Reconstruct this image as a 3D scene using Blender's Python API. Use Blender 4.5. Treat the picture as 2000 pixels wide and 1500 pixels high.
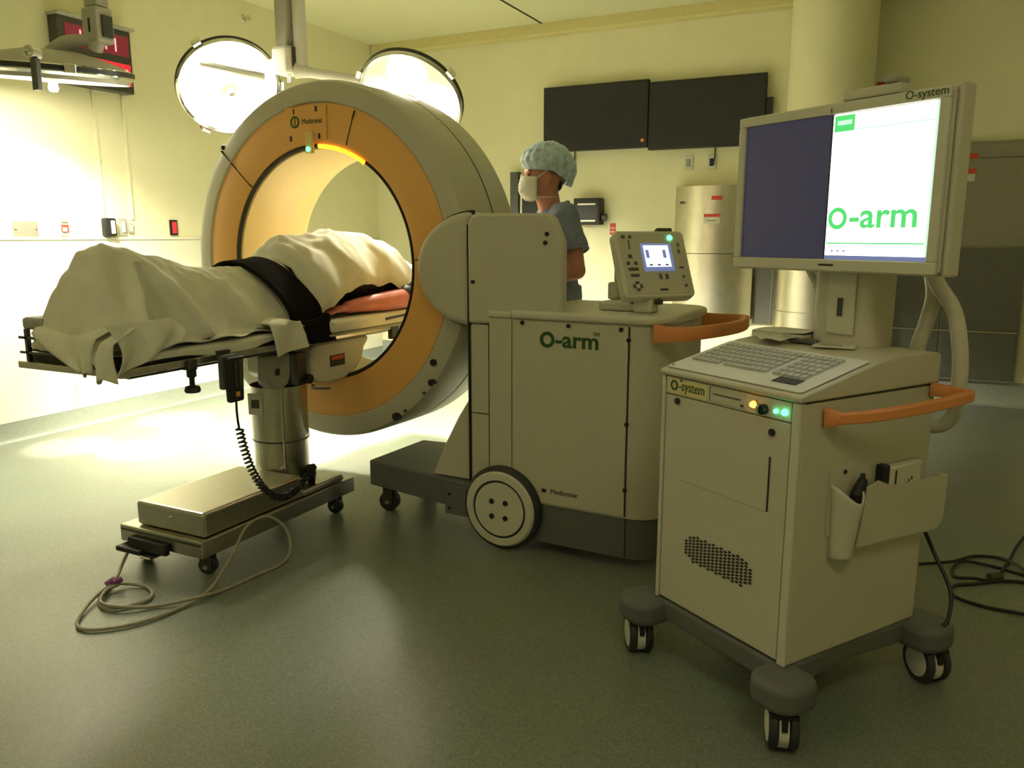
import bpy, bmesh, math, random
from mathutils import Vector, Matrix, noise
random.seed(4)
PI = math.pi
S = bpy.context.scene
COL = S.collection
for o in list(bpy.data.objects): bpy.data.objects.remove(o)

# ------------------------------------------------------------------ camera
YAW = math.radians(26.3); PITCH = math.atan(288/1555)
cd = bpy.data.cameras.new('camera'); cd.sensor_width = 36.0; cd.lens = 1555/2000*36; cd.clip_start = 0.05
cam = bpy.data.objects.new('camera', cd); COL.objects.link(cam)
cam.location = (0, 0, 1.35); cam.rotation_euler = (PI/2-PITCH, 0, YAW)
S.camera = cam
# ------------------------------------------------------------------ world, exposure
w = bpy.data.worlds.new('world'); S.world = w; w.use_nodes = True
w.node_tree.nodes['Background'].inputs[0].default_value = (.9, .85, .55, 1)
w.node_tree.nodes['Background'].inputs[1].default_value = 0.02
S.view_settings.view_transform = 'Standard'; S.view_settings.look = 'None'
S.view_settings.gamma = 1; S.view_settings.use_curve_mapping = False
S.view_settings.exposure = 0.42
LAMP_COL = (1.0, 0.94, 0.72)
P_POOL, P_BORE, P_SPILL, P_FILL = 330, 110, 850, 6.5

# ------------------------------------------------------------------ materials
MATS = {}
def mat(name, col, rough=.5, metal=0, noise_amt=.06, scale=30, bump=0, bump_scale=200, spec=.5, emit=None, es=0, alpha=1):
    m = bpy.data.materials.new(name); m.use_nodes = True; nt = m.node_tree; N = nt.nodes; L = nt.links
    b = N['Principled BSDF']
    b.inputs['Roughness'].default_value = rough; b.inputs['Metallic'].default_value = metal
    b.inputs['Specular IOR Level'].default_value = spec
    tc = N.new('ShaderNodeTexCoord')
    if noise_amt:
        n = N.new('ShaderNodeTexNoise'); n.inputs['Scale'].default_value = scale; n.inputs['Detail'].default_value = 4
        L.new(tc.outputs['Object'], n.inputs['Vector'])
        r = N.new('ShaderNodeValToRGB')
        k0, k1 = 1-noise_amt, 1+noise_amt
        r.color_ramp.elements[0].position = .3; r.color_ramp.elements[1].position = .7
        r.color_ramp.elements[0].color = tuple(min(1, c*k0) for c in col)+(1,)
        r.color_ramp.elements[1].color = tuple(min(1, c*k1) for c in col)+(1,)
        L.new(n.outputs['Fac'], r.inputs['Fac']); L.new(r.outputs['Color'], b.inputs['Base Color'])
    else:
        b.inputs['Base Color'].default_value = (*col, 1)
    if bump:
        n2 = N.new('ShaderNodeTexNoise'); n2.inputs['Scale'].default_value = bump_scale; n2.inputs['Detail'].default_value = 3
        L.new(tc.outputs['Object'], n2.inputs['Vector'])
        bp = N.new('ShaderNodeBump'); bp.inputs['Strength'].default_value = bump; bp.inputs['Distance'].default_value = .004
        L.new(n2.outputs['Fac'], bp.inputs['Height']); L.new(bp.outputs['Normal'], b.inputs['Normal'])
    if emit:
        b.inputs['Emission Color'].default_value = (*emit, 1); b.inputs['Emission Strength'].default_value = es
    MATS[name] = m
    return m
M = MATS
mat('wall', (.83, .79, .54), .55, noise_amt=.02, scale=6, bump=.08, bump_scale=300)
mat('wall_panel', (.78, .76, .62), .35, noise_amt=.02, scale=4)
mat('ceiling', (.82, .79, .53), .8, noise_amt=.02, bump=.08, bump_scale=250)
mat('cornice', (.70, .62, .30), .6, noise_amt=.03)
mat('cove', (.26, .29, .24), .5, noise_amt=.08, scale=60)
mat('beige', (.56, .53, .41), .42, noise_amt=.035, scale=220, bump=.12, bump_scale=900)
mat('beige_light', (.62, .60, .48), .4, noise_amt=.03, scale=200, bump=.08, bump_scale=900)
mat('ring_orange', (.90, .48, .13), .5, noise_amt=.04, scale=180, bump=.1, bump_scale=700)
mat('cream', (.84, .63, .26), .35, noise_amt=.02)
mat('handle_orange', (.74, .28, .09), .5, noise_amt=.05, scale=120)
mat('grey', (.125, .13, .12), .55, noise_amt=.08, scale=250)
mat('dark_grey', (.09, .10, .095), .5, noise_amt=.1, scale=120)
mat('black', (.012, .012, .012), .5, noise_amt=.1)
mat('rubber', (.025, .027, .025), .6, noise_amt=.15)
mat('seam', (.03, .027, .018), .8, noise_amt=0)
mat('steel', (.55, .53, .46), .28, 1, .06, 40)
mat('brushed', (.62, .59, .48), .33, 1, .05, 15)
mat('chrome', (.7, .69, .64), .12, 1, 0)
mat('dark_metal', (.10, .10, .095), .35, .8, .1)
mat('white_plastic', (.68, .67, .60), .4, noise_amt=.02)
mat('drape', (.72, .70, .56), .9, noise_amt=.05, scale=12, bump=.25, bump_scale=160)
mat('sheet', (.74, .72, .58), .9, noise_amt=.04, scale=15, bump=.2, bump_scale=180)
mat('strap', (.010, .009, .008), .95, noise_amt=.3, scale=400, bump=.4, bump_scale=800, spec=.08)
mat('skin', (.54, .23, .15), .5, noise_amt=.06, scale=25)
mat('skin_patient', (.62, .20, .15), .5, noise_amt=.08, scale=20)
mat('scrub', (.20, .235, .33), .85, noise_amt=.08, scale=14, bump=.35, bump_scale=60)
mat('cap', (.52, .66, .76), .8, noise_amt=.28, scale=38, bump=.6, bump_scale=70)
mat('mask', (.72, .72, .62), .85, noise_amt=.08, scale=30, bump=.2, bump_scale=90)
mat('eye', (.05, .03, .02), .2, noise_amt=0)
mat('hair', (.04, .025, .015), .7, noise_amt=.2)
mat('screen_dark', (.016, .016, .022), .32, noise_amt=0)
mat('screen_off', (.030, .030, .050), .30, noise_amt=.0, emit=(.028, .026, .055), es=.6)
mat('screen_on', (.9, .9, .9), .3, noise_amt=0, emit=(.93, .97, 1), es=2.4)
mat('screen_panel', (.9, .9, .9), .3, noise_amt=0, emit=(.70, .78, 1), es=1.1)
mat('screen_bar', (.1, .12, .2), .3, noise_amt=0, emit=(.20, .25, .50), es=.5)
mat('screen_green', (.02, .3, .05), .4, noise_amt=0, emit=(.07, .52, .13), es=1)
mat('screen_pale', (.3, .5, .3), .4, noise_amt=0, emit=(.45, .85, .55), es=1)
mat('logo', (.03, .09, .012), .5, noise_amt=0)
mat('print_dark', (.03, .03, .025), .6, noise_amt=0)
mat('red_label', (.62, .06, .03), .5, noise_amt=.05)
mat('red_lit', (.5, .02, .03), .4, noise_amt=0, emit=(.75, .02, .04), es=.6)
mat('red_dark', (.10, .012, .02), .3, noise_amt=0, emit=(.30, .012, .035), es=.35)
mat('digit', (.8, .3, .3), .4, noise_amt=0, emit=(1, .33, .36), es=1.0)
mat('led_green', (.1, .8, .3), .3, noise_amt=0, emit=(.10, 1, .35), es=3)
mat('led_amber', (.9, .4, .05), .3, noise_amt=0, emit=(1, .42, .05), es=4)
mat('glow_orange', (.9, .35, .02), .3, noise_amt=0, emit=(1, .40, .02), es=1.6)
mat('lens', (1, 1, 1), .2, noise_amt=0, emit=LAMP_COL, es=22)
mat('lamp_plate', (.75, .73, .62), .25, noise_amt=0, emit=LAMP_COL, es=.12)
mat('lamp_grey', (.45, .44, .38), .4, noise_amt=.03)
mat('paper', (.66, .65, .54), .8, noise_amt=.04)
mat('key', (.46, .47, .42), .5, noise_amt=.06, scale=100)
mat('touchpad', (.035, .035, .05), .4, noise_amt=0)
mat('cord', (.34, .31, .22), .5, noise_amt=.1)
mat('hose', (.60, .58, .47), .4, noise_amt=.05)
mat('purple', (.30, .10, .30), .6, noise_amt=.1)
mat('pad_grey', (.34, .33, .27), .6, noise_amt=.05)
mat('plate_grey', (.20, .195, .15), .45, noise_amt=.05)
mat('lamp_plate_hot', (.75, .73, .62), .25, noise_amt=0, emit=LAMP_COL, es=1.6)
mat('door_grey', (.15, .15, .13), .4, .5, .05, 30)
mat('door_beige', (.30, .28, .21), .4, .4, .05, 30)

# floor: speckled vinyl
def floor_mat():
    m = bpy.data.materials.new('floor_vinyl'); m.use_nodes = True; nt = m.node_tree; N = nt.nodes; L = nt.links
    b = N['Principled BSDF']; tc = N.new('ShaderNodeTexCoord')
    v = N.new('ShaderNodeTexVoronoi'); v.inputs['Scale'].default_value = 230
    n = N.new('ShaderNodeTexNoise'); n.inputs['Scale'].default_value = 1.3; n.inputs['Detail'].default_value = 3
    L.new(tc.outputs['Object'], v.inputs['Vector']); L.new(tc.outputs['Object'], n.inputs['Vector'])
    r = N.new('ShaderNodeValToRGB'); e = r.color_ramp.elements
    e[0].position = .0; e[0].color = (.155, .178, .138, 1); e[1].position = 1; e[1].color = (.26, .28, .22, 1)
    a = e.new(.45); a.color = (.19, .217, .168, 1)
    sep = N.new('ShaderNodeSeparateColor'); L.new(v.outputs['Color'], sep.inputs[0]); L.new(sep.outputs[0], r.inputs['Fac'])
    mx = N.new('ShaderNodeMix'); mx.data_type = 'RGBA'; mx.blend_type = 'MULTIPLY'; mx.inputs[0].default_value = .25
    L.new(r.outputs['Color'], mx.inputs[6]); L.new(n.outputs['Color'], mx.inputs[7])
    L.new(mx.outputs[2], b.inputs['Base Color'])
    rr = N.new('ShaderNodeMapRange'); rr.inputs[3].default_value = .29; rr.inputs[4].default_value = .38
    L.new(n.outputs['Fac'], rr.inputs[0]); L.new(rr.outputs[0], b.inputs['Roughness'])
    M['floor'] = m
floor_mat()

# ------------------------------------------------------------------ mesh helpers
class MB:
    def __init__(s): s.v = []; s.f = []
    def add(s, vs, fs):
        k = len(s.v); s.v += [tuple(v) for v in vs]; s.f += [tuple(i+k for i in f) for f in fs]; return s
    def box(s, x0, x1, y0, y1, z0, z1):
        x0, x1 = min(x0, x1), max(x0, x1); y0, y1 = min(y0, y1), max(y0, y1); z0, z1 = min(z0, z1), max(z0, z1)
        return s.add([(x0,y0,z0),(x1,y0,z0),(x1,y1,z0),(x0,y1,z0),(x0,y0,z1),(x1,y0,z1),(x1,y1,z1),(x0,y1,z1)],
                     [(0,3,2,1),(4,5,6,7),(0,1,5,4),(1,2,6,5),(2,3,7,6),(3,0,4,7)])
    def prism(s, poly, lo, hi, axis='z'):
        n = len(poly)
        def P(p, h): return {'z': (p[0], p[1], h), 'y': (p[0], h, p[1]), 'x': (h, p[0], p[1])}[axis]
        return s.add([P(p, lo) for p in poly]+[P(p, hi) for p in poly],
                     [tuple(range(n-1, -1, -1)), tuple(range(n, 2*n))]+[(i, (i+1) % n, n+(i+1) % n, n+i) for i in range(n)])
    def lathe(s, prof, n=64, axis='z', c=(0,0,0), closed=False, a0=0, a1=2*PI):
        full = abs(a1-a0-2*PI) < 1e-6; m = n if full else n+1
        vs = []; k = len(prof)
        for i in range(m):
            t = a0+(a1-a0)*i/n; ct, st = math.cos(t), math.sin(t)
            for r, h in prof:
                p = {'z': (r*ct, r*st, h), 'y': (r*ct, h, r*st), 'x': (h, r*ct, r*st)}[axis]
                vs.append((p[0]+c[0], p[1]+c[1], p[2]+c[2]))
        fs = []
        for i in range(n):
            j = (i+1) % m
            for q in range(k if closed else k-1):
                q2 = (q+1) % k
                fs.append((i*k+q, j*k+q, j*k+q2, i*k+q2))
        return s.add(vs, fs)
    def disc(s, r, h0, h1, n=32, axis='z', c=(0,0,0), bev=0):
        pr = [(1e-4, h0), (r-bev, h0), (r, h0+bev), (r, h1-bev), (r-bev, h1), (1e-4, h1)] if bev else [(1e-4, h0), (r, h0), (r, h1), (1e-4, h1)]
        return s.lathe(pr, n, axis, c)
    def tube(s, pts, r, n=8, closed=False, caps=True):
        pts = [Vector(p) for p in pts]; K = len(pts); vs = []; up = None
        rs = r if isinstance(r, (list, tuple)) else [r]*K
        for i, p in enumerate(pts):
            a = pts[(i-1) % K] if (i or closed) else p; b = pts[(i+1) % K] if (i < K-1 or closed) else p
            t = (b-a).normalized()
            if up is None:
                up = Vector((0,0,1)) if abs(t.z) < .9 else Vector((1,0,0))
            u = (up-t*up.dot(t))
            if u.length < 1e-5: u = Vector((1,0,0))-t*t.x
            u.normalize(); up = u; w_ = t.cross(u)
            for q in range(n):
                an = 2*PI*q/n; vs.append(p+(u*math.cos(an)+w_*math.sin(an))*rs[i])
        fs = []
        for i in range(K if closed else K-1):
            j = (i+1) % K
            for q in range(n):
                q2 = (q+1) % n; fs.append((i*n+q, i*n+q2, j*n+q2, j*n+q))
        if caps and not closed:
            fs += [tuple(range(n-1, -1, -1)), tuple(range((K-1)*n, K*n))]
        return s.add(vs, fs)
    def ball(s, c, r, n=12, m=8):
        r = r if isinstance(r, (list, tuple)) else (r, r, r)
        vs = [(c[0], c[1], c[2]+r[2])]
        for i in range(1, m):
            th = PI*i/m
            for q in range(n):
                an = 2*PI*q/n; vs.append((c[0]+r[0]*math.sin(th)*math.cos(an), c[1]+r[1]*math.sin(th)*math.sin(an), c[2]+r[2]*math.cos(th)))
        vs.append((c[0], c[1], c[2]-r[2])); fs = []
        for q in range(n): fs.append((0, 1+q, 1+(q+1) % n))
        for i in range(m-2):
            for q in range(n):
                a = 1+i*n; fs.append((a+q, a+n+q, a+n+(q+1) % n, a+(q+1) % n))
        k = len(vs)-1
        for q in range(n): fs.append((k, 1+(m-2)*n+(q+1) % n, 1+(m-2)*n+q))
        return s.add(vs, fs)
    def limb(s, pts, rs, n=12):
        "closed tapered capsule through points"
        pts = [Vector(p) for p in pts]
        for i in range(len(pts)-1):
            s.ball(pts[i], rs[i], n, 8)
            s.tube([pts[i], pts[i+1]], [rs[i], rs[i+1]], n)
        s.ball(pts[-1], rs[-1], n, 8)
        return s
    def grid(s, fn, nu, nv):
        vs = [fn(i/nu, j/nv) for i in range(nu+1) for j in range(nv+1)]
        fs = [(i*(nv+1)+j, (i+1)*(nv+1)+j, (i+1)*(nv+1)+j+1, i*(nv+1)+j+1) for i in range(nu) for j in range(nv)]
        return s.add(vs, fs)
    def xf(s, mx):
        s.v = [tuple(mx @ Vector(v)) for v in s.v]; return s

def obj(name, mb, m, parent=None, smooth=False, bevel=0, seg=2, label=None, kind=None, thick=0):
    me = bpy.data.meshes.new(name); me.from_pydata(mb.v, [], mb.f); me.update()
    bm = bmesh.new(); bm.from_mesh(me); bmesh.ops.recalc_face_normals(bm, faces=bm.faces); bm.to_mesh(me); bm.free()
    me.materials.append(M[m] if isinstance(m, str) else m)
    if smooth:
        me.polygons.foreach_set('use_smooth', [True]*len(me.polygons))
        if smooth != 'all':
            try: me.set_sharp_from_angle(angle=math.radians(40))
            except Exception: pass
    o = bpy.data.objects.new(name, me); COL.objects.link(o)
    if parent: o.parent = parent
    if thick:
        md = o.modifiers.new('solid', 'SOLIDIFY'); md.thickness = thick; md.offset = 0
    if bevel:
        md = o.modifiers.new('bevel', 'BEVEL'); md.width = bevel; md.segments = seg; md.limit_method = 'ANGLE'; md.angle_limit = math.radians(35)
        md.harden_normals = False
    if label: o['label'] = label
    if kind: o['kind'] = kind
    return o
def tag(o, label, cat, group=None):
    o['label'] = label; o['category'] = cat
    if group: o['group'] = group
    return o
def thing(name, label, cat, loc=(0,0,0), rz=0, group=None):
    o = bpy.data.objects.new(name, None); COL.objects.link(o); o.location = loc; o.rotation_euler = (0,0,rz); o.empty_display_size = .1
    return tag(o, label, cat, group)
def struct(name, mb, m, **k):
    o = obj(name, mb, m, **k); o['kind'] = 'structure'; return o
def text(name, body, size, m, parent, loc, xdir, ydir, ext=.0008, label=None, align='LEFT', sx=1, bold=0):
    cu = bpy.data.curves.new(name, 'FONT'); cu.body = body; cu.size = size; cu.extrude = ext; cu.align_x = align; cu.resolution_u = 3; cu.offset = bold
    t = bpy.data.objects.new(name, cu); COL.objects.link(t)
    dg = bpy.context.evaluated_depsgraph_get(); me = bpy.data.meshes.new_from_object(t.evaluated_get(dg))
    bpy.data.objects.remove(t)
    X = Vector(xdir).normalized(); Y = Vector(ydir); Y = (Y-X*Y.dot(X)).normalized(); Z = X.cross(Y)
    mx = Matrix(((X.x*sx,Y.x,Z.x,loc[0]),(X.y*sx,Y.y,Z.y,loc[1]),(X.z*sx,Y.z,Z.z,loc[2]),(0,0,0,1)))
    me.transform(mx); me.materials.clear(); me.materials.append(M[m])
    o = bpy.data.objects.new(name, me); COL.objects.link(o); o.parent = parent
    if label: o['label'] = label
    return o
def smoothpath(pts, sub=6, closed=False):
    P = [Vector(p) for p in pts]; n = len(P); out = []
    for i in range(n if closed else n-1):
        g = lambda k: P[k % n] if closed else P[max(0, min(n-1, k))]
        p0, p1, p2, p3 = g(i-1), g(i), g(i+1), g(i+2)
        for q in range(sub):
            t = q/sub
            out.append(.5*((2*p1)+(-p0+p2)*t+(2*p0-5*p1+4*p2-p3)*t*t+(-p0+3*p1-3*p2+p3)*t**3))
    if not closed: out.append(P[-1])
    return out
def rrect(x0, x1, y0, y1, r, n=5):
    out = []
    for cx, cy, a in ((x1-r, y1-r, 0), (x0+r, y1-r, PI/2), (x0+r, y0+r, PI), (x1-r, y0+r, 1.5*PI)):
        for i in range(n+1):
            t = a+PI/2*i/n; out.append((cx+r*math.cos(t), cy+r*math.sin(t)))
    return out
def lerp(tab, x):
    if x <= tab[0][0]: return tab[0][1]
    for (a, b), (c, d) in zip(tab, tab[1:]):
        if x <= c:
            t = (x-a)/(c-a); t = t*t*(3-2*t); return b+(d-b)*t
    return tab[-1][1]

# ================================================================== THE ROOM
XL, YB, ZC, XR, YF = -5.3, 7.4, 3.34, 2.6, -2.6
struct('floor', MB().box(XL-.1, XR+.1, YF-.1, YB+.1, -.1, 0), 'floor')
struct('ceiling', MB().box(XL-.1, XR+.1, YF-.1, YB+.1, ZC, ZC+.1), 'ceiling')
wl = struct('wall_left', MB().box(XL-.1, XL, YF, YB, 0, ZC), 'wall')
wb = struct('wall_back', MB().box(XL-.1, XR+.1, YB, YB+.1, 0, ZC), 'wall')
struct('wall_right', MB().box(XR, XR+.1, YF, YB, 0, ZC), 'wall')
struct('wall_front', MB().box(XL-.1, XR+.1, YF-.1, YF, 0, ZC), 'wall')
for k in range(8):
    y0 = -2.57+k*1.185*1.05
    y1 = min(y0+1.24, YB-.01)
    obj('panel', MB().box(XL+.001, XL+.008, y0, y1-.004, .13, 1.325), 'wall_panel', wl)
struct('trim_1', MB().box(XL+.001, XL+.016, YF+.01, YB-.01, 1.327, 1.345), 'wall_panel', bevel=.004)
struct('trim_2', MB().prism([(YB-.001, 3.22), (YB-.05, 3.23), (YB-.06, 3.25), (YB-.06, ZC-.001), (YB-.001, ZC-.001)], XL+.01, XR-.01, 'x'), 'cornice')
struct('trim_3', MB().box(-3.32, -3.305, 5.2, YB-.07, ZC-.006, ZC-.001), 'seam')
cv = [(0.001, .001), (.05, .001), (.02, .016), (.010, .04), (.010, .128), (.001, .128)]
struct('baseboard_left', MB().prism([(XL+a, z) for a, z in cv], YF+.01, YB-.01, 'y'), 'cove', smooth=True)
struct('baseboard_back', MB().prism([(YB-a, z+(.07 if z > .1 else 0)) for a, z in cv], XL+.01, XR-.01, 'x'), 'cove', smooth=True)

# added ceiling panels, out of view, that fill the near half with dim light
for k, (tx, ty) in enumerate(((-2.7, -.9), (.6, .2))):
    t = thing('ceiling_fill_panel', ('added unseen fill light panel over the near left floor', 'added unseen fill light panel over the near right floor')[k], 'ceiling light', (tx, ty, ZC-.03), 0, 'added ceiling fill lights')
    obj('frame', MB().box(-.62, .62, -.32, -.29, -.02, .029).box(-.62, .62, .29, .32, -.02, .029).box(-.62, -.59, -.29, .29, -.02, .029).box(.59, .62, -.29, .29, -.02, .029), 'white_plastic', t)
    m = mat('fill_glow%d' % k, (.8, .8, .7), .5, noise_amt=0, emit=(1, .91, .60), es=P_FILL)
    obj('diffuser', MB().box(-.589, .589, -.289, .289, -.005, .0), m, t)

# ------------------------------------------------------------------ left wall fittings
def wall_thing(name, label, cat, y, z):
    return thing(name, label, cat, (XL+.0005, y, z))
t = wall_thing('digital_wall_clock', 'red digital clock in a dark housing high on the left wall', 'clock', 3.995, 2.375)
obj('housing', MB().box(0, .09, -.285, .285, 0, .43), 'dark_metal', t, bevel=.006)
obj('hood', MB().box(0, .13, -.295, .295, .43, .45), 'lamp_grey', t, bevel=.004)
d1 = obj('display', MB().box(.0905, .094, -.23, .26, .25, .39), 'red_dark', t)
d2 = obj('display', MB().box(.0905, .094, -.25, .265, .05, .20), 'red_lit', t)
for q, ch in enumerate('1241'): text('lettering', ch, .13, 'digit', d1, (.0945, -.15+.09*q, .275), (0,1,0), (0,0,1))
for q, ch in enumerate('0'+' 11'): ch != ' ' and text('lettering', ch, .115, 'digit', d2, (.0945, -.16+.05*q, .085), (0,1,0), (0,0,1))
for q in range(3): text('lettering', '0', .115, 'digit', d2, (.0945, .07+.064*q, .085), (0,1,0), (0,0,1))
for y, n in ((3.994, 'thin cream conduit running down from the left part of the clock'), (4.236, 'thin cream conduit running down from the right end of the clock')):
    c = thing('conduit', n, 'conduit', (XL+.0005, y, 1.475), 0, 'conduits under the clock')
    obj('channel', MB().box(0, .014, -.011, .011, 0, .895), 'wall', c, bevel=.003)
    obj('clip', MB().box(0, .018, -.017, .017, .42, .44), 'wall', c)
t = wall_thing('blank_plate', 'plain grey metal blank plate on the left wall above the rail', 'wall plate', 3.407, 1.395)
obj('plate', MB().box(0, .008, -.087, .087, -.055, .055), 'plate_grey', t, bevel=.003)
for sy in (-.07, .07): obj('screw', MB().disc(.005, .008, .010, 10, 'x', (0, sy, 0)), 'dark_metal', t)
t = wall_thing('medical_gas_outlet', 'small white wall outlet with an orange-red front on the left wall', 'wall outlet', 3.68, 1.42)
obj('plate', MB().box(0, .010, -.032, .032, -.062, .062), 'white_plastic', t, bevel=.003)
obj('socket_top', MB().box(.0105, .02, -.024, .024, .028, .052), 'pad_grey', t, bevel=.003)
obj('front', MB().box(.0105, .018, -.028, .028, -.04, .012), 'red_label', t, bevel=.003)
obj('socket', MB().box(.0185, .024, -.022, .010, -.036, -.008), 'white_plastic', t, bevel=.002)
t = wall_thing('wall_intercom', 'black wall handset unit with a pale bar on the left wall', 'intercom', 4.018, 1.417)
obj('body', MB().box(0, .05, -.048, .048, -.066, .066), 'black', t, bevel=.012)
obj('handset', MB().box(.0505, .07, -.006, .022, -.048, .048), 'white_plastic', t, bevel=.006)
t = wall_thing('light_switch', 'beige wall switch plate beside the black handset unit', 'switch', 4.146, 1.42)
obj('plate', MB().box(0, .010, -.034, .034, -.062, .062), 'pad_grey', t, bevel=.003)
obj('rocker', MB().box(.0105, .02, -.014, .016, -.04, .04), 'white_plastic', t, bevel=.003)
t = wall_thing('small_jack', 'very small beige jack box right of the beige switch', 'wall jack', 4.212, 1.412)
obj('box', MB().box(0, .018, -.021, .021, -.036, .036), 'pad_grey', t, bevel=.004)
obj('face', MB().box(.0185, .021, -.012, .014, -.024, .024), 'white_plastic', t, bevel=.002)
t = wall_thing('emergency_button', 'red rocker switch in a black frame nearest the scanner ring', 'switch', 4.611, 1.42)
obj('frame', MB().box(0, .012, -.036, .036, -.060, .060), 'black', t, bevel=.003)
obj('rocker', MB().box(.0125, .022, -.020, .020, -.045, .045), 'red_lit', t, bevel=.004)
t = wall_thing('sprinkler_head', 'small metal sprinkler high on the left wall', 'sprinkler', 5.515, 3.19)
obj('rosette', MB().lathe([(.001, .012), (.025, .010), (.035, 0)], 20, 'x'), 'brushed', t, smooth=True)
obj('stem', MB().disc(.008, .012, .06, 12, 'x'), 'brushed', t)
obj('deflector', MB().disc(.026, .06, .064, 16, 'x'), 'brushed', t)

# ------------------------------------------------------------------ back wall fittings
def big_screen(label, x0, x1, z0, z1, extra):
    t = thing('wall_display', label, 'screen', ((x0+x1)/2, YB, z0), 0, 'wall displays')
    hw = (x1-x0)/2; h = z1-z0
    obj('back_box', MB().box(-hw*.7, hw*.7, -.05, -.001, h*.2, h*.8), 'black', t)
    obj('bezel', MB().box(-hw, hw, -.10, -.05, 0, h), 'black', t, bevel=.006)
    obj('screen', MB().box(-hw+.022, hw-.022, -.1025, -.1005, .03, h-.022), 'screen_dark', t)
    if extra:
        obj('side_box', MB().box(hw+.001, hw+.055, -.09, -.04, h*.40, h*.66), 'black', t, bevel=.005)
    else:
        obj('power_button', MB().disc(.016, -.108, -.1005, 16, 'y', (hw-.045, 0, .065)), 'handle_orange', t)
big_screen('large dark wall display on the left of the pair behind the masked person', -3.27, -2.235, 2.15, 2.745, False)
big_screen('large dark wall display on the right of the pair, near the column', -2.228, -1.205, 2.125, 2.715, True)
def outlet(label, x, z, m, cord):
    t = thing('wall_socket', label, 'wall outlet', (x, YB-.0005, z))
    obj('plate', MB().box(-.038, .038, -.012, 0, -.062, .062), 'white_plastic', t, bevel=.004)
    obj('socket', MB().box(-.018, .018, -.020, -.0125, -.035, .03), m, t, bevel=.004)
    if cord: obj('cord', MB().tube([(.02, -.03, -.03), (.028, -.03, .03), (.03, -.02, .11), (.03, -.012, .17)], .005), 'black', t)
    return t
outlet('white wall socket with a round grey centre below the right display', -1.868, 2.007, 'pad_grey', False)
outlet('white wall socket with a black plug and cord under the right display', -1.661, 2.006, 'black', True)
outlet('white wall socket with a black plug behind the blue surgical cap', -3.0, 2.05, 'black', True)
t = thing('red_wall_tag', 'small red and white tag on the back wall beside the black box', 'label', (-2.578, YB-.0005, 1.42))
obj('plate', MB().box(-.028, .028, -.005, 0, -.055, .055), 'red_label', t)
for k in range(2): obj('stripe', MB().box(-.02, .02, -.007, -.0052, -.03+k*.035, -.02+k*.035), 'white_plastic', t)
t = thing('black_wall_unit', 'black box with a glassy front on the back wall behind the masked person', 'wall unit', (-2.79, YB-.001, 1.46))
obj('body', MB().box(-.15, .12, -.12, 0, 0, .25), 'black', t, bevel=.008)
obj('front_glass', MB().box(-.12, .095, -.123, -.1205, .05, .21), 'screen_dark', t)
obj('bar', MB().box(-.10, .08, -.135, -.1235, .185, .20), 'steel', t)
obj('bar', MB().box(-.10, .08, -.135, -.1235, .03, .045), 'steel', t)
obj('knob', MB().disc(.035, .125, .165, 16, 'x', (0, -.06, .07)), 'dark_metal', t, bevel=.004)
t = thing('black_wall_rack', 'tall narrow black rack on the back wall left of the masked person', 'rack', (-3.55, YB-.001, 1.3))
obj('post', MB().box(-.09, 0, -.08, 0, 0, .68), 'dark_grey', t, bevel=.005)
obj('gap_strip', MB().box(.005, .035, -.05, 0, .02, .66), 'steel', t)
obj('side_panel', MB().box(.04, .26, -.08, 0, 0, .60), 'black', t, bevel=.005)

# stainless cabinet with a bowed front
t = thing('steel_wall_cabinet', 'brushed steel wall cabinet with bowed front and red labels, behind the control panel', 'cabinet', (-1.66, YB-.001, .62))
def bowed(x0, x1, y, sag, z0, z1, n=16):
    P = []
    for i in range(n+1):
        u = i/n*2-1; P.append((x0+(x1-x0)*i/n, y-sag*(1-u*u)))
    P += [(x1, -.001), (x0, -.001)]
    return MB().prism(P, z0, z1)
obj('upper_shell', bowed(-.29, .42, -.10, .12, .583, 1.17), 'brushed', t, smooth=True)
obj('lower_shell', bowed(-.29, .42, -.10, .12, .0, .577), 'brushed', t, smooth=True)
obj('seam_band', bowed(-.285, .415, -.095, .118, .575, .585), 'seam', t)
obj('red_label', MB().box(.06, .15, -.226, -.21, 1.045, 1.08), 'red_label', t)
obj('red_label', MB().box(.0, .14, -.226, -.21, .90, .925), 'red_label', t)
obj('white_label', MB().box(.0, .14, -.226, -.21, .845, .895), 'paper', t)
obj('arrow', MB().box(.03, .11, -.2275, -.2262, .867, .871), 'print_dark', t)
obj('hinge_pin', MB().disc(.012, -.175, -.15, 12, 'y', (-.22, 0, 1.03)), 'dark_metal', t)
t = thing('grey_metal_panel', 'plain grey metal wall panel right of the bowed steel cabinet', 'panel', (-1.10, YB-.001, .58))
obj('sheet', MB().box(-.13, .125, -.04, 0, 0, .80), 'door_grey', t, bevel=.004)
obj('fold', MB().box(.02, .028, -.046, -.041, 0, .80), 'steel', t)

t = thing('round_column', 'round cream column with stainless cladding on its lower part, behind the bright monitor', 'column', (-.675, 7.06, 0))
obj('shaft', MB().lathe([(.318, 1.27), (.318, ZC-.002)], 64), 'wall', t, smooth=True)
obj('cladding', MB().lathe([(.325, .75), (.325, 1.27), (.318, 1.275)], 64), 'brushed', t, smooth=True)
obj('cladding', MB().lathe([(.330, .01), (.330, .745), (.325, .75)], 64), 'brushed', t, smooth=True)
obj('base_ring', MB().lathe([(.345, .0), (.345, .10), (.331, .11)], 64), 'cove', t, smooth=True)
t = thing('red_sticker', 'small red sticker on the back wall above the bright monitor', 'label', (-.30, YB-.0005, 2.56))
obj('tag', MB().box(-.055, .045, -.004, 0, -.02, .02), 'red_label', t)
obj('backing', MB().box(-.07, -.056, -.004, 0, -.022, .022), 'paper', t)

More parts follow.
